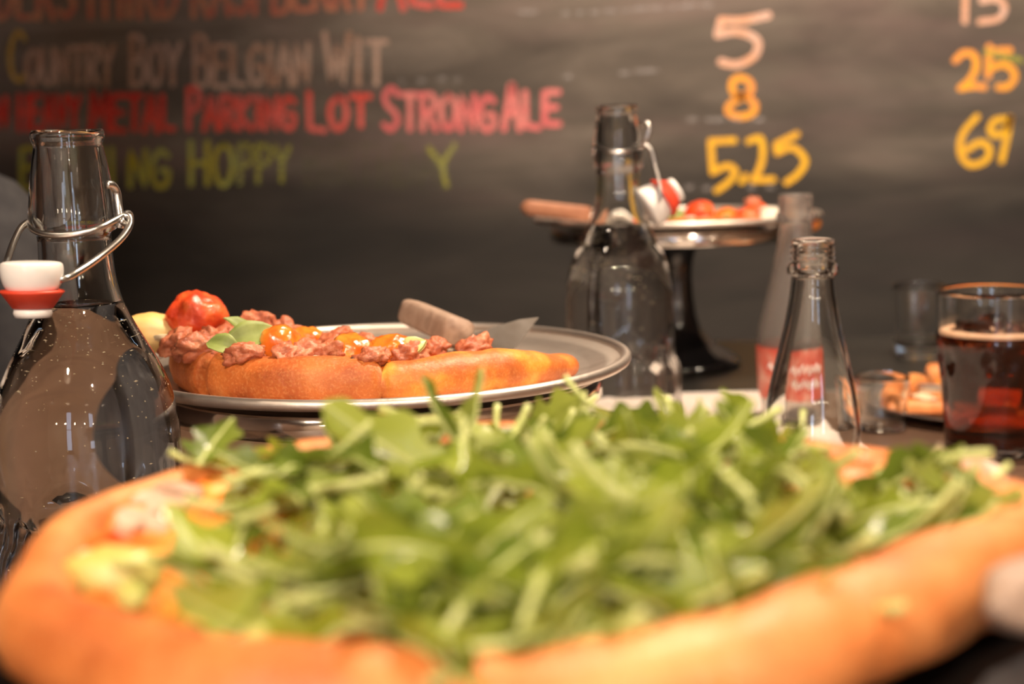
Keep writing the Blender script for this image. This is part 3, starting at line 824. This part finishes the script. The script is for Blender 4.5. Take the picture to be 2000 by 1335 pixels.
PC = S3
cnt = 0
def add_leaf(p, k=None, rot=None, sc=None):
    global cnt
    o = link('arugula_leaf', leaves[rr.randrange(len(leaves)) if k is None else k], pz3, Vector(p)-pz3.location,
             rot or (rr.uniform(-.75, .75), rr.uniform(-.55, .55), rr.uniform(0, 2*PI)))
    s = sc or rr.uniform(.75, 1.1); o.scale = (s, s, s); cnt += 1
while cnt < 262:
    u, v = rr.uniform(-1, 1), rr.uniform(-1, 1)
    a = math.atan2(v, u); q = math.hypot(u, v)
    if q > 1: continue
    rin = R3(a) - .021 - .020*math.exp(-((math.degrees(a)-117)/22)**2)
    x = PC.x + rin*q*math.cos(a); y = PC.y + rin*q*math.sin(a)
    # bare parts of the pizza: the left band and an opening at the far right
    if x < -.070 + .10*max(0, (y-PC.y)): continue
    if (x-.100)**2/.016**2 + (y-.402)**2/.022**2 < 1: continue
    dome = .009 + .016*(1-q*q)**.6
    add_leaf((x, y, Z3 + rr.uniform(.013, .013+dome)))
# leaves that stick up over the far rim
for px, py, d in [(815, 820, .43), (1085, 815, .44), (1340, 825, .44), (1300, 838, .45), (1555, 830, .42), (410, 862, .42), (440, 885, .42), (900, 846, .44), (960, 850, .43), (1450, 836, .43),
                  (1000, 850, .45), (1500, 850, .44), (1400, 850, .45), (1950, 960, .36), (1880, 965, .36), (1800, 960, .37), (170, 1240, .315), (240, 1240, .315), (150, 1190, .32), (330, 1200, .31), (1780, 980, .36), (1600, 900, .41), (1640, 870, .43)]:
    add_leaf(P(px, py+12, d), sc=rr.uniform(.6, .85))
# loose pale stems on the heap
stem_me = [mesh('stem', *tube([(-.022, 0, 0), (-.008, .002, .002), (.008, -.001, .003), (.022, .002, 0)], .0013, 8, rs=(.0016, .0009)), rib_m),
           mesh('stem', *tube([(-.018, 0, 0), (-.004, .004, .001), (.010, .004, .003), (.018, -.002, .006)], .0012, 8, rs=(.0014, .0008)), rib_m)]
for px, py, d in [(810, 830, .43), (600, 970, .36), (700, 1030, .345), (540, 1160, .31), (380, 1150, .315), (900, 1050, .34), (1100, 1060, .33), (1480, 960, .375), (1250, 900, .40), (1550, 900, .40), (460, 1030, .35), (1350, 880, .41), (1000, 960, .37), (1700, 1060, .33)]:
    o = link('arugula_stem', stem_me[rr.randrange(2)], pz3, P(px, py, d)-pz3.location, (rr.uniform(-.4, .4), rr.uniform(-.5, .5), rr.uniform(0, 6)))
# server handle beside the foreground pan
ha, hb = P(1935, 1185, .268), P(2330, 1060, .35)
server(P(1990, 1200, .28), 'blurred grey wooden server handle at the right frame edge beside the arugula pizza', ha, hb, (.0135, .0150), (.013, .014), None, None, wood_handle)

# ------------------------------------------------------------------ swing-top water bottles
def sm(a, b, x):
    t = max(0, min(1, (x-a)/(b-a))); return t*t*(3-2*t)
BP = [(.0480, .012), (.0484, .036), (.0470, .047), (.0434, .056), (.0428, .068), (.0427, .092), (.0422, .104), (.0408, .114), (.0380, .1245), (.0335, .1345), (.0285, .1440), (.0238, .1530), (.0200, .1620), (.0178, .1715), (.0168, .1820), (.0166, .1905)]
def swing_bottle(loc, zs, level, label, seed):
    b = empty('swing_top_bottle', loc, label, 'bottle', 'swing-top water bottles')
    NF = 11
    def flute(r, z, a):
        if z > .07*zs or r < .02: return r
        ph = (a*NF/(2*PI)) % 1.0
        arch = .066*zs - .010*zs*(2*ph-1)**2*1.2
        k = sm(arch+.002, arch-.004, z)*sm(.004, .012, z)
        return r - k*.0030*(math.cos(2*PI*(ph-.5))*.5+.5)
    outer = [(0.0, .006), (.020, .004), (.030, .0006), (.040, 0.0), (.0455, .002), (.0474, .007)] + [(r, z*zs) for r, z in smooth_prof(BP, 4)]
    # collar and flared lip
    T = .1905
    outer += [(r, z*zs) for r, z in [(.0168, .1940), (.0194, .1958), (.0201, .1980), (.0200, .2005), (.0198, .2045), (.0190, .2110), (.0180, .2190), (.0165, .2285), (.0156, .2330), (.0154, .2345), (.0162, .2365), (.0166, .2385), (.0164, .2405), (.0156, .2415)]]
    ins = [(.0, .0115), (.015, .0105), (.030, .0095), (.0415, .0110)] + [(r-.0034, z*zs) for r, z in smooth_prof(BP, 4) if z > .0125]
    below = [p for p in ins if p[1] < level]; above = [p for p in ins if p[1] >= level]
    t = (level-below[-1][1])/max(1e-6, above[0][1]-below[-1][1]); re = below[-1][0]+(above[0][0]-below[-1][0])*t
    inner = [(r, z*zs) for r, z in [(.0132, .2410), (.0128, .2380), (.0130, .2200), (.0138, .2000)]] + above[::-1] + [(re, level)]
    link('glass_body', mesh('glass', *lathe(outer+inner, 112, rf=lambda r, z, a: flute(r, z, a)), glass), b)
    # water fills the inside up to the level: its sides lie on the glass
    wp = below + [(re, level), (re-.0016, level-.0007), (0.0, level-.0009)]
    v, f = lathe(wp, 112); me = mesh('water', v, f, [water_side, water_m])
    nb = len(wp)-1
    for k, p in enumerate(me.polygons): p.material_index = 1 if min(wp_i for wp_i in [q % len(wp) for q in p.vertices]) >= len(below) else 0
    link('water', me, b)
    # bubbles clinging inside
    rb = random.Random(seed); vs, fs = [], []
    for i in range(330):
        z = rb.uniform(.03, level-.004); z = z if rb.random() < .3 else rb.uniform(level*.68, level-.003)
        r = None
        for (r0, z0), (r1, z1) in zip(ins, ins[1:]):
            if z0 <= z <= z1: r = r0+(r1-r0)*(z-z0)/max(1e-9, z1-z0)
        if r is None: continue
        a = rb.uniform(0, 2*PI); q = rb.uniform(.00018, .00052)
        c = Vector(((r-.0009)*math.cos(a), (r-.0009)*math.sin(a), z))
        o = len(vs)
        for d in ((1, 0, 0), (-1, 0, 0), (0, 1, 0), (0, -1, 0), (0, 0, 1), (0, 0, -1)): vs.append(c+Vector(d)*q)
        for f in ((0, 2, 4), (2, 1, 4), (1, 3, 4), (3, 0, 4), (2, 0, 5), (1, 2, 5), (3, 1, 5), (0, 3, 5)): fs.append([o+k for k in f])
    o = link('bubbles', mesh('bubbles', vs, fs, bubble_m), b); o['kind'] = 'stuff'
    return b
B1D = .66
b1 = swing_bottle((P(176, 900, B1D).x, B1D, 0.0), 1.0, .1615, 'swing-top water bottle at the left front, white stopper hanging down', 1)
B2D = 1.12
b2 = swing_bottle((P(1212, 700, B2D).x, B2D, PAP), 1.055, .162, 'swing-top water bottle behind, between the two far pizza stands', 2)
def wire(parent, pts, r=.0016, name='wire'):
    v, f = tube(pts, r, 10); o = parent.location
    return link(name, mesh(name, [Vector(q)-o for q in v], f, wire_m), parent)
def stopper(parent, c, axis, s=1.0):
    """ceramic cap, red gasket and lower plug along an axis pointing from plug to cap"""
    M = axis.to_track_quat('Z', 'Y').to_matrix()
    cap = smooth_prof([(0.0, .0125), (.006, .0126), (.0118, .0120), (.0132, .0100), (.0130, .0060), (.0118, .0020), (.0105, 0.0)], 4) + [(0.0, 0.0)]
    gas = [(0.0, 0.0002), (.0130, 0.0), (.0136, -.0008), (.0128, -.0016), (.0085, -.0078), (0.0, -.0080)]
    plug = [(0.0, -.0078), (.0078, -.0080), (.0082, -.0100), (.0076, -.0118), (.0, -.0120)]
    st = None
    for nm, pr, m in (('stopper', cap, ceramic), ('gasket', gas, rubber), ('plug', plug, ceramic)):
        v, f = lathe([(r*s, z*s) for r, z in pr], 48)
        if nm == 'stopper':
            st = link(nm, mesh(nm, [M @ Vector(q) + c - parent.location for q in v], f, m), parent)
        else:
            link(nm, mesh(nm, [M @ Vector(q) + c - parent.location for q in v], f, m), st)
    return st
# bottle 1 bail
stopper(b1, P(63, 566, .612), Vector((.03, .05, 1)).normalized())
wire(b1, [P(60, 428, .66), P(62, 446, .648), P(90, 458, .640), P(140, 458, .6375), P(190, 446, .640), P(228, 428, .650), P(250, 416, .66), P(255, 428, .662), P(247, 438, .655), P(236, 430, .65)], .0015, 'neck_wire')
wire(b1, [P(208, 360, .652), P(220, 362, .655), P(228, 376, .658), P(231, 400, .657), P(235, 430, .654), P(234, 444, .654)], .0019, 'lever_wire')
wire(b1, [P(236, 420, .655), P(252, 424, .655), P(252, 442, .652), P(232, 470, .645), P(190, 505, .634), P(150, 532, .622), P(130, 543, .614), P(108, 545, .612)], .0017, 'bail_wire')
wire(b1, [P(54, 434, .655), P(40, 446, .65), P(26, 474, .64), P(14, 508, .628), P(8, 524, .618), P(16, 532, .613)], .0016, 'bail_wire')
# bottle 2 bail, stopper hanging behind on the right
ax2 = Vector((-.75, -.1, -.45)).normalized()
stopper(b2, P(1293, 388, 1.115), ax2, 1.25)
wire(b2, [P(1252, 244, 1.115), P(1262, 240, 1.112), P(1268, 250, 1.11), P(1262, 272, 1.11), P(1254, 284, 1.112), P(1242, 288, 1.12)], .0020, 'lever_wire')
wire(b2, [P(1245, 290, 1.115), P(1258, 282, 1.11), P(1272, 294, 1.108), P(1280, 325, 1.106), P(1288, 360, 1.10), P(1291, 380, 1.098), P(1286, 394, 1.098)], .0015, 'bail_wire')
wire(b2, [P(1160, 286, 1.12), P(1180, 294, 1.10), P(1204, 297, 1.095), P(1228, 294, 1.10), P(1246, 288, 1.115)], .0013, 'neck_wire')

# ------------------------------------------------------------------ soda bottles
def soda_bottle(loc, prof, rings, label, gm, th=.0026, rough=False):
    b = empty('soda_bottle', loc, label, 'bottle', 'empty soda bottles')
    body = smooth_prof(prof, 5)
    zt = body[-1][1]; rt = body[-1][0]
    out = [(0.0, .004), (.016, .003), (.022, 0.0), (prof[0][0]*.97, .002)] + body
    out += [(rt+.0003, zt+.0004), (rt+.0022, zt+.0012), (rt+.0026, zt+.0040), (rt+.0020, zt+.0070), (rt+.0002, zt+.0082)]
    z = zt+.0088
    for k in range(3):
        out += [(rt-.0002, z), (rt+.0008, z+.0010), (rt+.0008, z+.0020), (rt-.0002, z+.0030)]; z += .0036
    out += [(rt+.0003, z), (rt+.0004, z+.0014), (rt-.0006, z+.0022)]
    inn = [(rt-.0028, z+.0016), (rt-.0030, z-.002), (rt-.0028, zt)] + [(r-th, z2) for r, z2 in body[::-1]] + [(.020, .007), (0.0, .0085)]
    link('glass_body', mesh('glass', *lathe(out+inn, 72), gm), b)
    return b
sbA = soda_bottle((P(1586, 838, .84).x, .84, PAP), [(.0285, .004), (.0290, .010), (.0265, .032), (.0287, .052), (.0283, .060), (.0267, .073), (.0228, .0914), (.0171, .116), (.0140, .133), (.0126, .1462)], 3, 'clear empty soda bottle in front of the cloudy one, right of centre', glass)
sbB = soda_bottle((P(1553, 700, 1.13).x, 1.13, PAP), [(.0262, .004), (.0268, .014), (.0292, .030), (.0305, .058), (.0294, .074), (.0215, .107), (.0142, .142), (.0128, .160)], 3, 'cloudy soda bottle with red label behind the clear one', glass_cloudy)
# red label wrapped round the cloudy bottle with white script
vs, fs = [], []
for i in range(49):
    a = 2*PI*i/48
    for j in range(7):
        z = .020+.042*j/6
        r = .0305 if z > .03 else .0292
        r = .0268+(.0292-.0268)*sm(.014, .03, z) + (.0013*sm(.03, .058, z)) + .0005
        vs.append((r*math.cos(a), r*math.sin(a), z))
for i in range(48):
    for j in range(6): fs.append((i*7+j, (i+1)*7+j, (i+1)*7+j+1, i*7+j+1))
link('label', mesh('label', vs, fs, label_red), sbB)
lv = []
for z0, a0, a1 in ((.046, -2.5, -.9), (.034, -2.3, -1.0)):
    pts = []
    for i in range(25):
        a = a0+(a1-a0)*i/24; r = .0312 if z0 > .04 else .0303
        pts.append((r*math.cos(a), r*math.sin(a), z0+.0032*math.sin(i*1.9)+.001*math.sin(i*.7)))
    lv.append(tube(pts, .0008, 6, sub=3))
link('label_script', mesh('script', *merge(*lv), label_white), sbB)

# ------------------------------------------------------------------ cola glass, tumbler, small glass
def tumbler(name, loc, prof, label, cat, th=.0022, fl=0, floor_z=.008, gm=glass, level=None):
    g = empty(name, loc, label, cat)
    out = [(0.0, .0012), (prof[0][0]*.8, 0.0), (prof[0][0]*.97, .0006)] + smooth_prof(prof, 4)
    r1, z1 = prof[-1]
    side = [(0.0, floor_z+.0008), (prof[0][0]-th*2.2, floor_z)] + [(r-th, z) for r, z in smooth_prof(prof, 4) if z > floor_z]
    if level:
        below = [p for p in side if p[1] < level]; above = [p for p in side if p[1] >= level]
        t = (level-below[-1][1])/(above[0][1]-below[-1][1]); re = below[-1][0]+(above[0][0]-below[-1][0])*t
        inn = [(r1-th*.5, z1+.0006)] + above[::-1] + [(re, level)]
        g_prof = below + [(re, level), (re-.0015, level-.0006), (0.0, level-.0008)]
    else:
        inn = [(r1-th*.5, z1+.0006)] + side[::-1]; g_prof = None
    def rf(r, z, a):
        if not fl or r < .015: return r
        if g_prof and r < re + .0002: return r
        k = sm(fl[1], fl[1]-.012, z)*sm(.002, .01, z)
        return r - k*fl[2]*(math.cos(a*fl[0])*.5+.5)
    link('glass_body', mesh('glass', *lathe(out+inn, 90, rf=rf), gm), g)
    return (g, g_prof) if level else g
cgx = P(1938, 760, 1.0).x
cprof = [(.0318, .003), (.0328, .020), (.0362, .055), (.0392, .076), (.0398, .082), (.0396, .086), (.0398, .100), (.0402, .1175)]
cola, cola_prof = tumbler('cola_glass', (cgx, 1.0, 0), cprof, 'tumbler of dark cola with ice at the right edge', 'glass', fl=(16, .082, .0016), level=.0865)
v, f = lathe(cola_prof, 90); me = mesh('cola', v, f, [cola_side, cola_m])
for p in me.polygons: p.material_index = 1 if min(q % len(cola_prof) for q in p.vertices) >= len(cola_prof)-3 else 0
link('cola', me, cola)
for k, (x, y, z, s) in enumerate([(-.016, -.012, .0865, .019), (.012, -.016, .0860, .018), (.004, .014, .0880, .02), (-.014, .014, .0855, .017), (.02, .010, .0850, .016)]):
    rot = Matrix.Rotation(k*1.1, 3, 'Z') @ Matrix.Rotation(.4+.3*k, 3, 'X')
    link('ice_cube', mesh('ice', *box((x, y, z), (s, s, s*.8), s*.18, rot), ice_m), cola)
link('foam', mesh('foam', *lathe([(.0372, .0864), (.0370, .0890), (.0335, .0900), (.0325, .0868)], 60, rf=lambda r, z, a: r-(.003*(1+math.sin(a*7+1))*.5 if r < .035 else 0)), noisy('tan_foam', [(.3, (.55, .30, .17)), (.7, (.70, .45, .30))], 90, .6)), cola)
tx = P(1792, 660, 1.435).x
tumbler('tumbler', (tx, 1.432, 0), [(.0225, .003), (.0235, .02), (.0250, .05), (.0262, .0745)], 'small empty tumbler on the black table behind the cola glass', 'glass', th=.0025, floor_z=.012)
tumbler('dip_glass', (P(1722, 800, 1.085).x, 1.085, 0), [(.0175, .002), (.0185, .010), (.0200, .028), (.0208, .0425)], 'short empty glass beside the plate of pizza slices', 'glass', th=.0015, floor_z=.004)

# ------------------------------------------------------------------ plate with leftover slices
PL = Vector((.398, 1.150, 0))
pl = empty('plate', PL, 'round metal plate with leftover pizza slices behind the cola glass', 'plate')
link('dish', mesh('dish', *lathe([(0, 0), (.086, 0), (.096, .006), (.108, .0095), (.1095, .0105), (.1085, .0115), (.095, .0075), (.085, .0015), (0, .0015)], 80), plate_m), pl)
def slice_thing(loc, rz, label, seed, tilt=(0, 0)):
    s = empty('pizza_slice', loc, label, 'pizza slice', 'leftover pizza slices')
    s.rotation_euler = (tilt[0], tilt[1], rz)
    Rf = lambda a: .105
    # wedge pointing to -x from its tip at the origin
    v, f = pbase(-22, 22, Rf, .010, .008, seed, .0022); link('slice_base', mesh('slice', [(a-.06, b, c) for a, b, c in v], f, crust_pale if seed % 2 else sauce_m), s)
    v, f = crust(-24, 24, Rf, .011, .022, seed, .14); link('crust', mesh('crust', [(a-.06, b, c) for a, b, c in v], f, crust_pale), s)
    for k in range(3):
        o = link('cheese_blob', cheese_mesh(seed+k, .007), s, (random.uniform(-.015, .02), random.uniform(-.012, .012), .009))
    return s
slice_thing((.350, 1.150, .0030), 2.6, 'leftover pizza slice lying at the left of the metal plate', 71)
slice_thing((.395, 1.205, .0030), 1.25, 'leftover pizza slice at the back of the metal plate', 72)
slice_thing((.425, 1.110, .0030), -1.2, 'leftover pizza slice at the front of the metal plate', 73)
kn = empty('table_knife', P(1790, 757, 1.17), 'silver table knife resting across the pizza slices', 'knife')
a_, b_ = P(1786, 756, 1.17), P(1880, 762, 1.15)
v, f = rounded_bar(a_, b_, Vector((0, 0, 1)), Vector((0, 1, 0)), .0075, .0065, .0055, .005)
link('handle', mesh('handle', [q-kn.location for q in v], f, wire_m), kn)
v, f = plate_poly([b_, b_+Vector((.07, -.02, .004)), b_+Vector((.075, -.022, -.003)), b_+Vector((0, 0, -.006))], .001)
link('blade', mesh('blade', [q-kn.location for q in v], f, wire_m, False), kn)

# ------------------------------------------------------------------ person seated at the left end of the table
def person():
    ox, oy = -.590, 1.17
    root = empty('person', (ox, oy, RZ0), 'person in a dark grey jacket seated at the far left edge', 'person')
    J = {'pelvis': (0, 0, .50), 'waist': (0, .01, .66), 'chest': (0, .02, .84), 'neck0': (0, .015, 1.02), 'neck': (0, .03, 1.08),
         'shR': (.165, .02, .965), 'elR': (.195, .02, .70), 'wrR': (.12, .24, .60), 'palR': (.10, .30, .595),
         'shL': (-.165, .02, .965), 'elL': (-.21, .03, .70), 'wrL': (-.12, .24, .60), 'palL': (-.10, .30, .595),
         'hipR': (.09, .02, .48), 'knR': (.11, .44, .47), 'anR': (.11, .42, .08), 'toR': (.12, .56, .035),
         'hipL': (-.09, .02, .48), 'knL': (-.11, .44, .47), 'anL': (-.11, .42, .08), 'toL': (-.12, .56, .035)}
    Rd = {'pelvis': (.15, .12), 'waist': (.14, .105), 'chest': (.15, .11), 'neck0': (.07, .065), 'neck': (.052, .052), 'sh': (.064, .064), 'el': (.050, .050), 'wr': (.030, .028), 'pal': (.034, .018), 'hip': (.09, .09), 'kn': (.062, .062), 'an': (.042, .042), 'to': (.036, .03)}
    E = [('pelvis', 'waist'), ('waist', 'chest'), ('chest', 'neck0'), ('neck0', 'neck')]
    for s in 'RL': E += [('chest', 'sh'+s), ('sh'+s, 'el'+s), ('el'+s, 'wr'+s), ('wr'+s, 'pal'+s), ('pelvis', 'hip'+s), ('hip'+s, 'kn'+s), ('kn'+s, 'an'+s), ('an'+s, 'to'+s)]
    fing = []
    for s, q in (('R', 1), ('L', -1)):
        p = Vector(J['pal'+s])
        for i, (dx, ln) in enumerate([(-.027, .065), (-.009, .075), (.009, .072), (.027, .058)]):
            a, b, c = 'f%s%d' % (s, i), 'g%s%d' % (s, i), 'h%s%d' % (s, i)
            J[a] = p+Vector((dx, .04, -.002)); J[b] = p+Vector((dx*1.1, .04+ln*.55, -.010)); J[c] = p+Vector((dx*1.1, .04+ln*.9, -.032))
            E += [('pal'+s, a), (a, b), (b, c)]
            for n_ in (a, b, c): Rd[n_] = (.0095, .0095)
        a, b = 't%s0' % s, 't%s1' % s
        J[a] = p+Vector((-q*.045, .0, .0)); J[b] = p+Vector((-q*.058, .045, -.012)); E += [('pal'+s, a), (a, b)]
        Rd[a] = (.011, .011); Rd[b] = (.0095, .0095)
    names = list(J); idx = {n: i for i, n in enumerate(names)}
    me = bpy.data.meshes.new('body'); me.from_pydata([tuple(J[n]) for n in names], [(idx[a], idx[b]) for a, b in E], [])
    o = bpy.data.objects.new('body', me); C.objects.link(o)
    md = o.modifiers.new('skin', 'SKIN'); md.use_smooth_shade = True
    o.modifiers.new('sub', 'SUBSURF').levels = 2
    o.modifiers['sub'].render_levels = 2
    for n in names:
        r = Rd.get(n) or Rd.get(n[:-1]); me.skin_vertices[0].data[idx[n]].radius = r
    me.skin_vertices[0].data[0].use_root = True
    dg = bpy.context.evaluated_depsgraph_get()
    m2 = bpy.data.meshes.new_from_object(o.evaluated_get(dg))
    bpy.data.objects.remove(o)
    m2.materials.clear()
    for m in (jacket_m, skin_m, trouser_m): m2.materials.append(m)
    for p in m2.polygons:
        c = p.center
        k = 0
        if c.z > 1.05: k = 1
        elif c.y > .245 and c.z > .53 and abs(c.x) < .2: k = 1
        elif c.z < .50 or (c.y > .14 and c.z < .56): k = 2
        p.material_index = k; p.use_smooth = True
    link('body', m2, root)
    link('collar', mesh('collar', [(x, y+.022, z) for x, y, z in lathe([(.060, 1.010), (.074, 1.012), (.072, 1.050), (.066, 1.078), (.060, 1.078), (.060, 1.050)], 40)[0]], lathe([(0, 0)]*6, 40)[1], jacket_m), root)
    # head with face
    vs, fs = [], []
    bm = bmesh.new(); bmesh.ops.create_uvsphere(bm, u_segments=40, v_segments=28, radius=1.0)
    for v in bm.verts:
        d = v.co.copy()
        x, y, z = d.x*.076, d.y*.095, d.z*.115
        if z < 0: x *= 1+.28*z/.115*abs(z)/.115; y *= 1+.10*z/.115
        if y > 0:
            y -= .010*math.exp(-((abs(x)-.032)**2/.00018+(z-.012)**2/.00022))    # eye sockets
            y += .024*math.exp(-(x*x/.00010+(z+.018)**2/.00050))               # nose
            y += .006*math.exp(-(x*x/.0006+(z+.056)**2/.00007))                # lips
            y += .006*math.exp(-(x*x/.0005+(z+.095)**2/.0003))                 # chin
        v.co = Vector((x, y, z))
    bm.verts.index_update(); vs = [v.co.copy() for v in bm.verts]; fs = [[v.index for v in f.verts] for f in bm.faces]; bm.free()
    hc = Vector((0, .045, 1.20))
    hd = link('head', mesh('head', vs, fs, skin_m), root, hc)
    for sx in (-1, 1):
        link('ear', mesh('ear', *blob(.022, 3, .1, 2, (.35, .7, 1.2), 3), skin_m), hd, (sx*.076, -.005, -.002))
        link('eye', mesh('eye', *blob(.011, 0, 0, 1, (1, 1, .8), 2), ceramic), hd, (sx*.031, .079, .012))
    hv = []
    bm = bmesh.new(); bmesh.ops.create_uvsphere(bm, u_segments=40, v_segments=28, radius=1.0)
    kill = [v for v in bm.verts if v.co.z < -.35 or (v.co.y > .35 and v.co.z < .45)]
    bmesh.ops.delete(bm, geom=kill, context='VERTS')
    for v in bm.verts:
        k = 1.08+.03*noise.noise(v.co*6); v.co = Vector((v.co.x*.078*k, v.co.y*.097*k-.003, v.co.z*.117*k))
    bm.verts.index_update(); vs = [v.co.copy() for v in bm.verts]; fs = [[v.index for v in f.verts] for f in bm.faces]; bm.free()
    link('hair', mesh('hair', vs, fs, hair_m), hd)
    st = empty('stool', (ox, oy, RZ0), 'dark round stool under the seated person', 'stool')
    link('seat', mesh('seat', *lathe([(0, .352), (.165, .352), (.172, .360), (.172, .374), (.165, .382), (0, .382)], 48), lamp_metal), st)
    for k in range(4):
        a = PI/4+k*PI/2
        link('leg', mesh('leg', *tube([(.12*math.cos(a), .12*math.sin(a), .352), (.17*math.cos(a), .17*math.sin(a), .0)], .012, 10, smooth=False), lamp_metal), st)
person()

# ------------------------------------------------------------------ lamps of the room and added lamps (out of frame)
for i, (x, y, z, wt, dp) in enumerate(LAMPS):
    nm = ['left of the pair above the near table end', 'right of the pair above the near table end', 'hanging over the middle of the table', 'hanging over the seated person', 'hanging over the right table end',
          'leftmost of the added row by the windows', 'second from the left in the added row by the windows', 'third from the left in the added row by the windows', 'rightmost of the added row by the windows'][i]
    t = empty('pendant_lamp', (x, y, z), 'dark metal pendant lamp ' + nm, 'lamp', 'pendant lamps')
    link('shade', mesh('shade', *lathe([(.115, -.010), (.114, .12), (.085, .175), (.030, .205), (.024, .21), (.024, .24), (.018, .24), (.018, .207), (.028, .202), (.082, .172), (.111, .118), (.112, -.010)], 48), lamp_metal), t)
    link('bulb', mesh('bulb', *lathe(smooth_prof([(0.0, .135), (.014, .138), (.022, .155), (.018, .175), (.012, .19), (.012, .215)], 4), 24), bulb_m), t)
    link('cord', mesh('cord', *tube([(0, 0, .24), (0, 0, RZ1-z)], .003, 6, smooth=False), lamp_metal), t)
    ld = bpy.data.lights.new('bulb_light', 'POINT'); ld.energy = wt; ld.color = WARM; ld.shadow_soft_size = .028
    link('bulb_light', ld, t, (0, 0, dp))
globe_m = mat('lit_globe', (1, .9, .75), .4)
globe_m.node_tree.nodes['Principled BSDF'].inputs['Emission Color'].default_value = (1, .82, .6, 1)
globe_m.node_tree.nodes['Principled BSDF'].inputs['Emission Strength'].default_value = 70
for i in range(6):  # bare globes added behind the camera to put sparkle into the bottles
    gx = -1.35 + .62*i
    t = empty('added_globe_lamp', (gx, -2.3, .62), ['first', 'second', 'third', 'fourth', 'fifth', 'sixth'][i] + ' added bare globe lamp from the left along the window wall', 'lamp', 'added globe lamps')
    link('globe', mesh('globe', *blob(.04, 0, 0, 1, (1, 1, 1), 3), globe_m), t)
    link('socket', mesh('socket', *lathe([(.0, .036), (.016, .036), (.016, .075), (.0, .078)], 20), lamp_metal), t)
    link('cord', mesh('cord', *tube([(0, 0, .076), (0, 0, RZ1-.62)], .003, 6, smooth=False), lamp_metal), t)
(sx, sy, sz), aim, wt = SPOT
t = empty('track_spotlight', (sx, sy, sz), 'black track spotlight aimed at the chalkboard', 'lamp')
d = (Vector(aim)-Vector((sx, sy, sz))).normalized()
q = d.to_track_quat('-Z', 'Y')
h = link('housing', mesh('housing', *lathe([(.045, -.01), (.045, .10), (.03, .12), (0, .12), (0, .117), (.028, .117), (.042, .098), (.042, -.01)], 40), lamp_metal), t); h.rotation_mode = 'QUATERNION'; h.rotation_quaternion = q
link('stem', mesh('stem', *tube([(0, 0, .1), (0, 0, RZ1-sz)], .008, 8, smooth=False), lamp_metal), t)
ld = bpy.data.lights.new('spot_light', 'SPOT'); ld.energy = wt; ld.color = (1.0, .84, .68); ld.spot_size = math.radians(62); ld.spot_blend = 1.0; ld.shadow_soft_size = .03
so = link('spot_light', ld, t); so.rotation_mode = 'QUATERNION'; so.rotation_quaternion = q
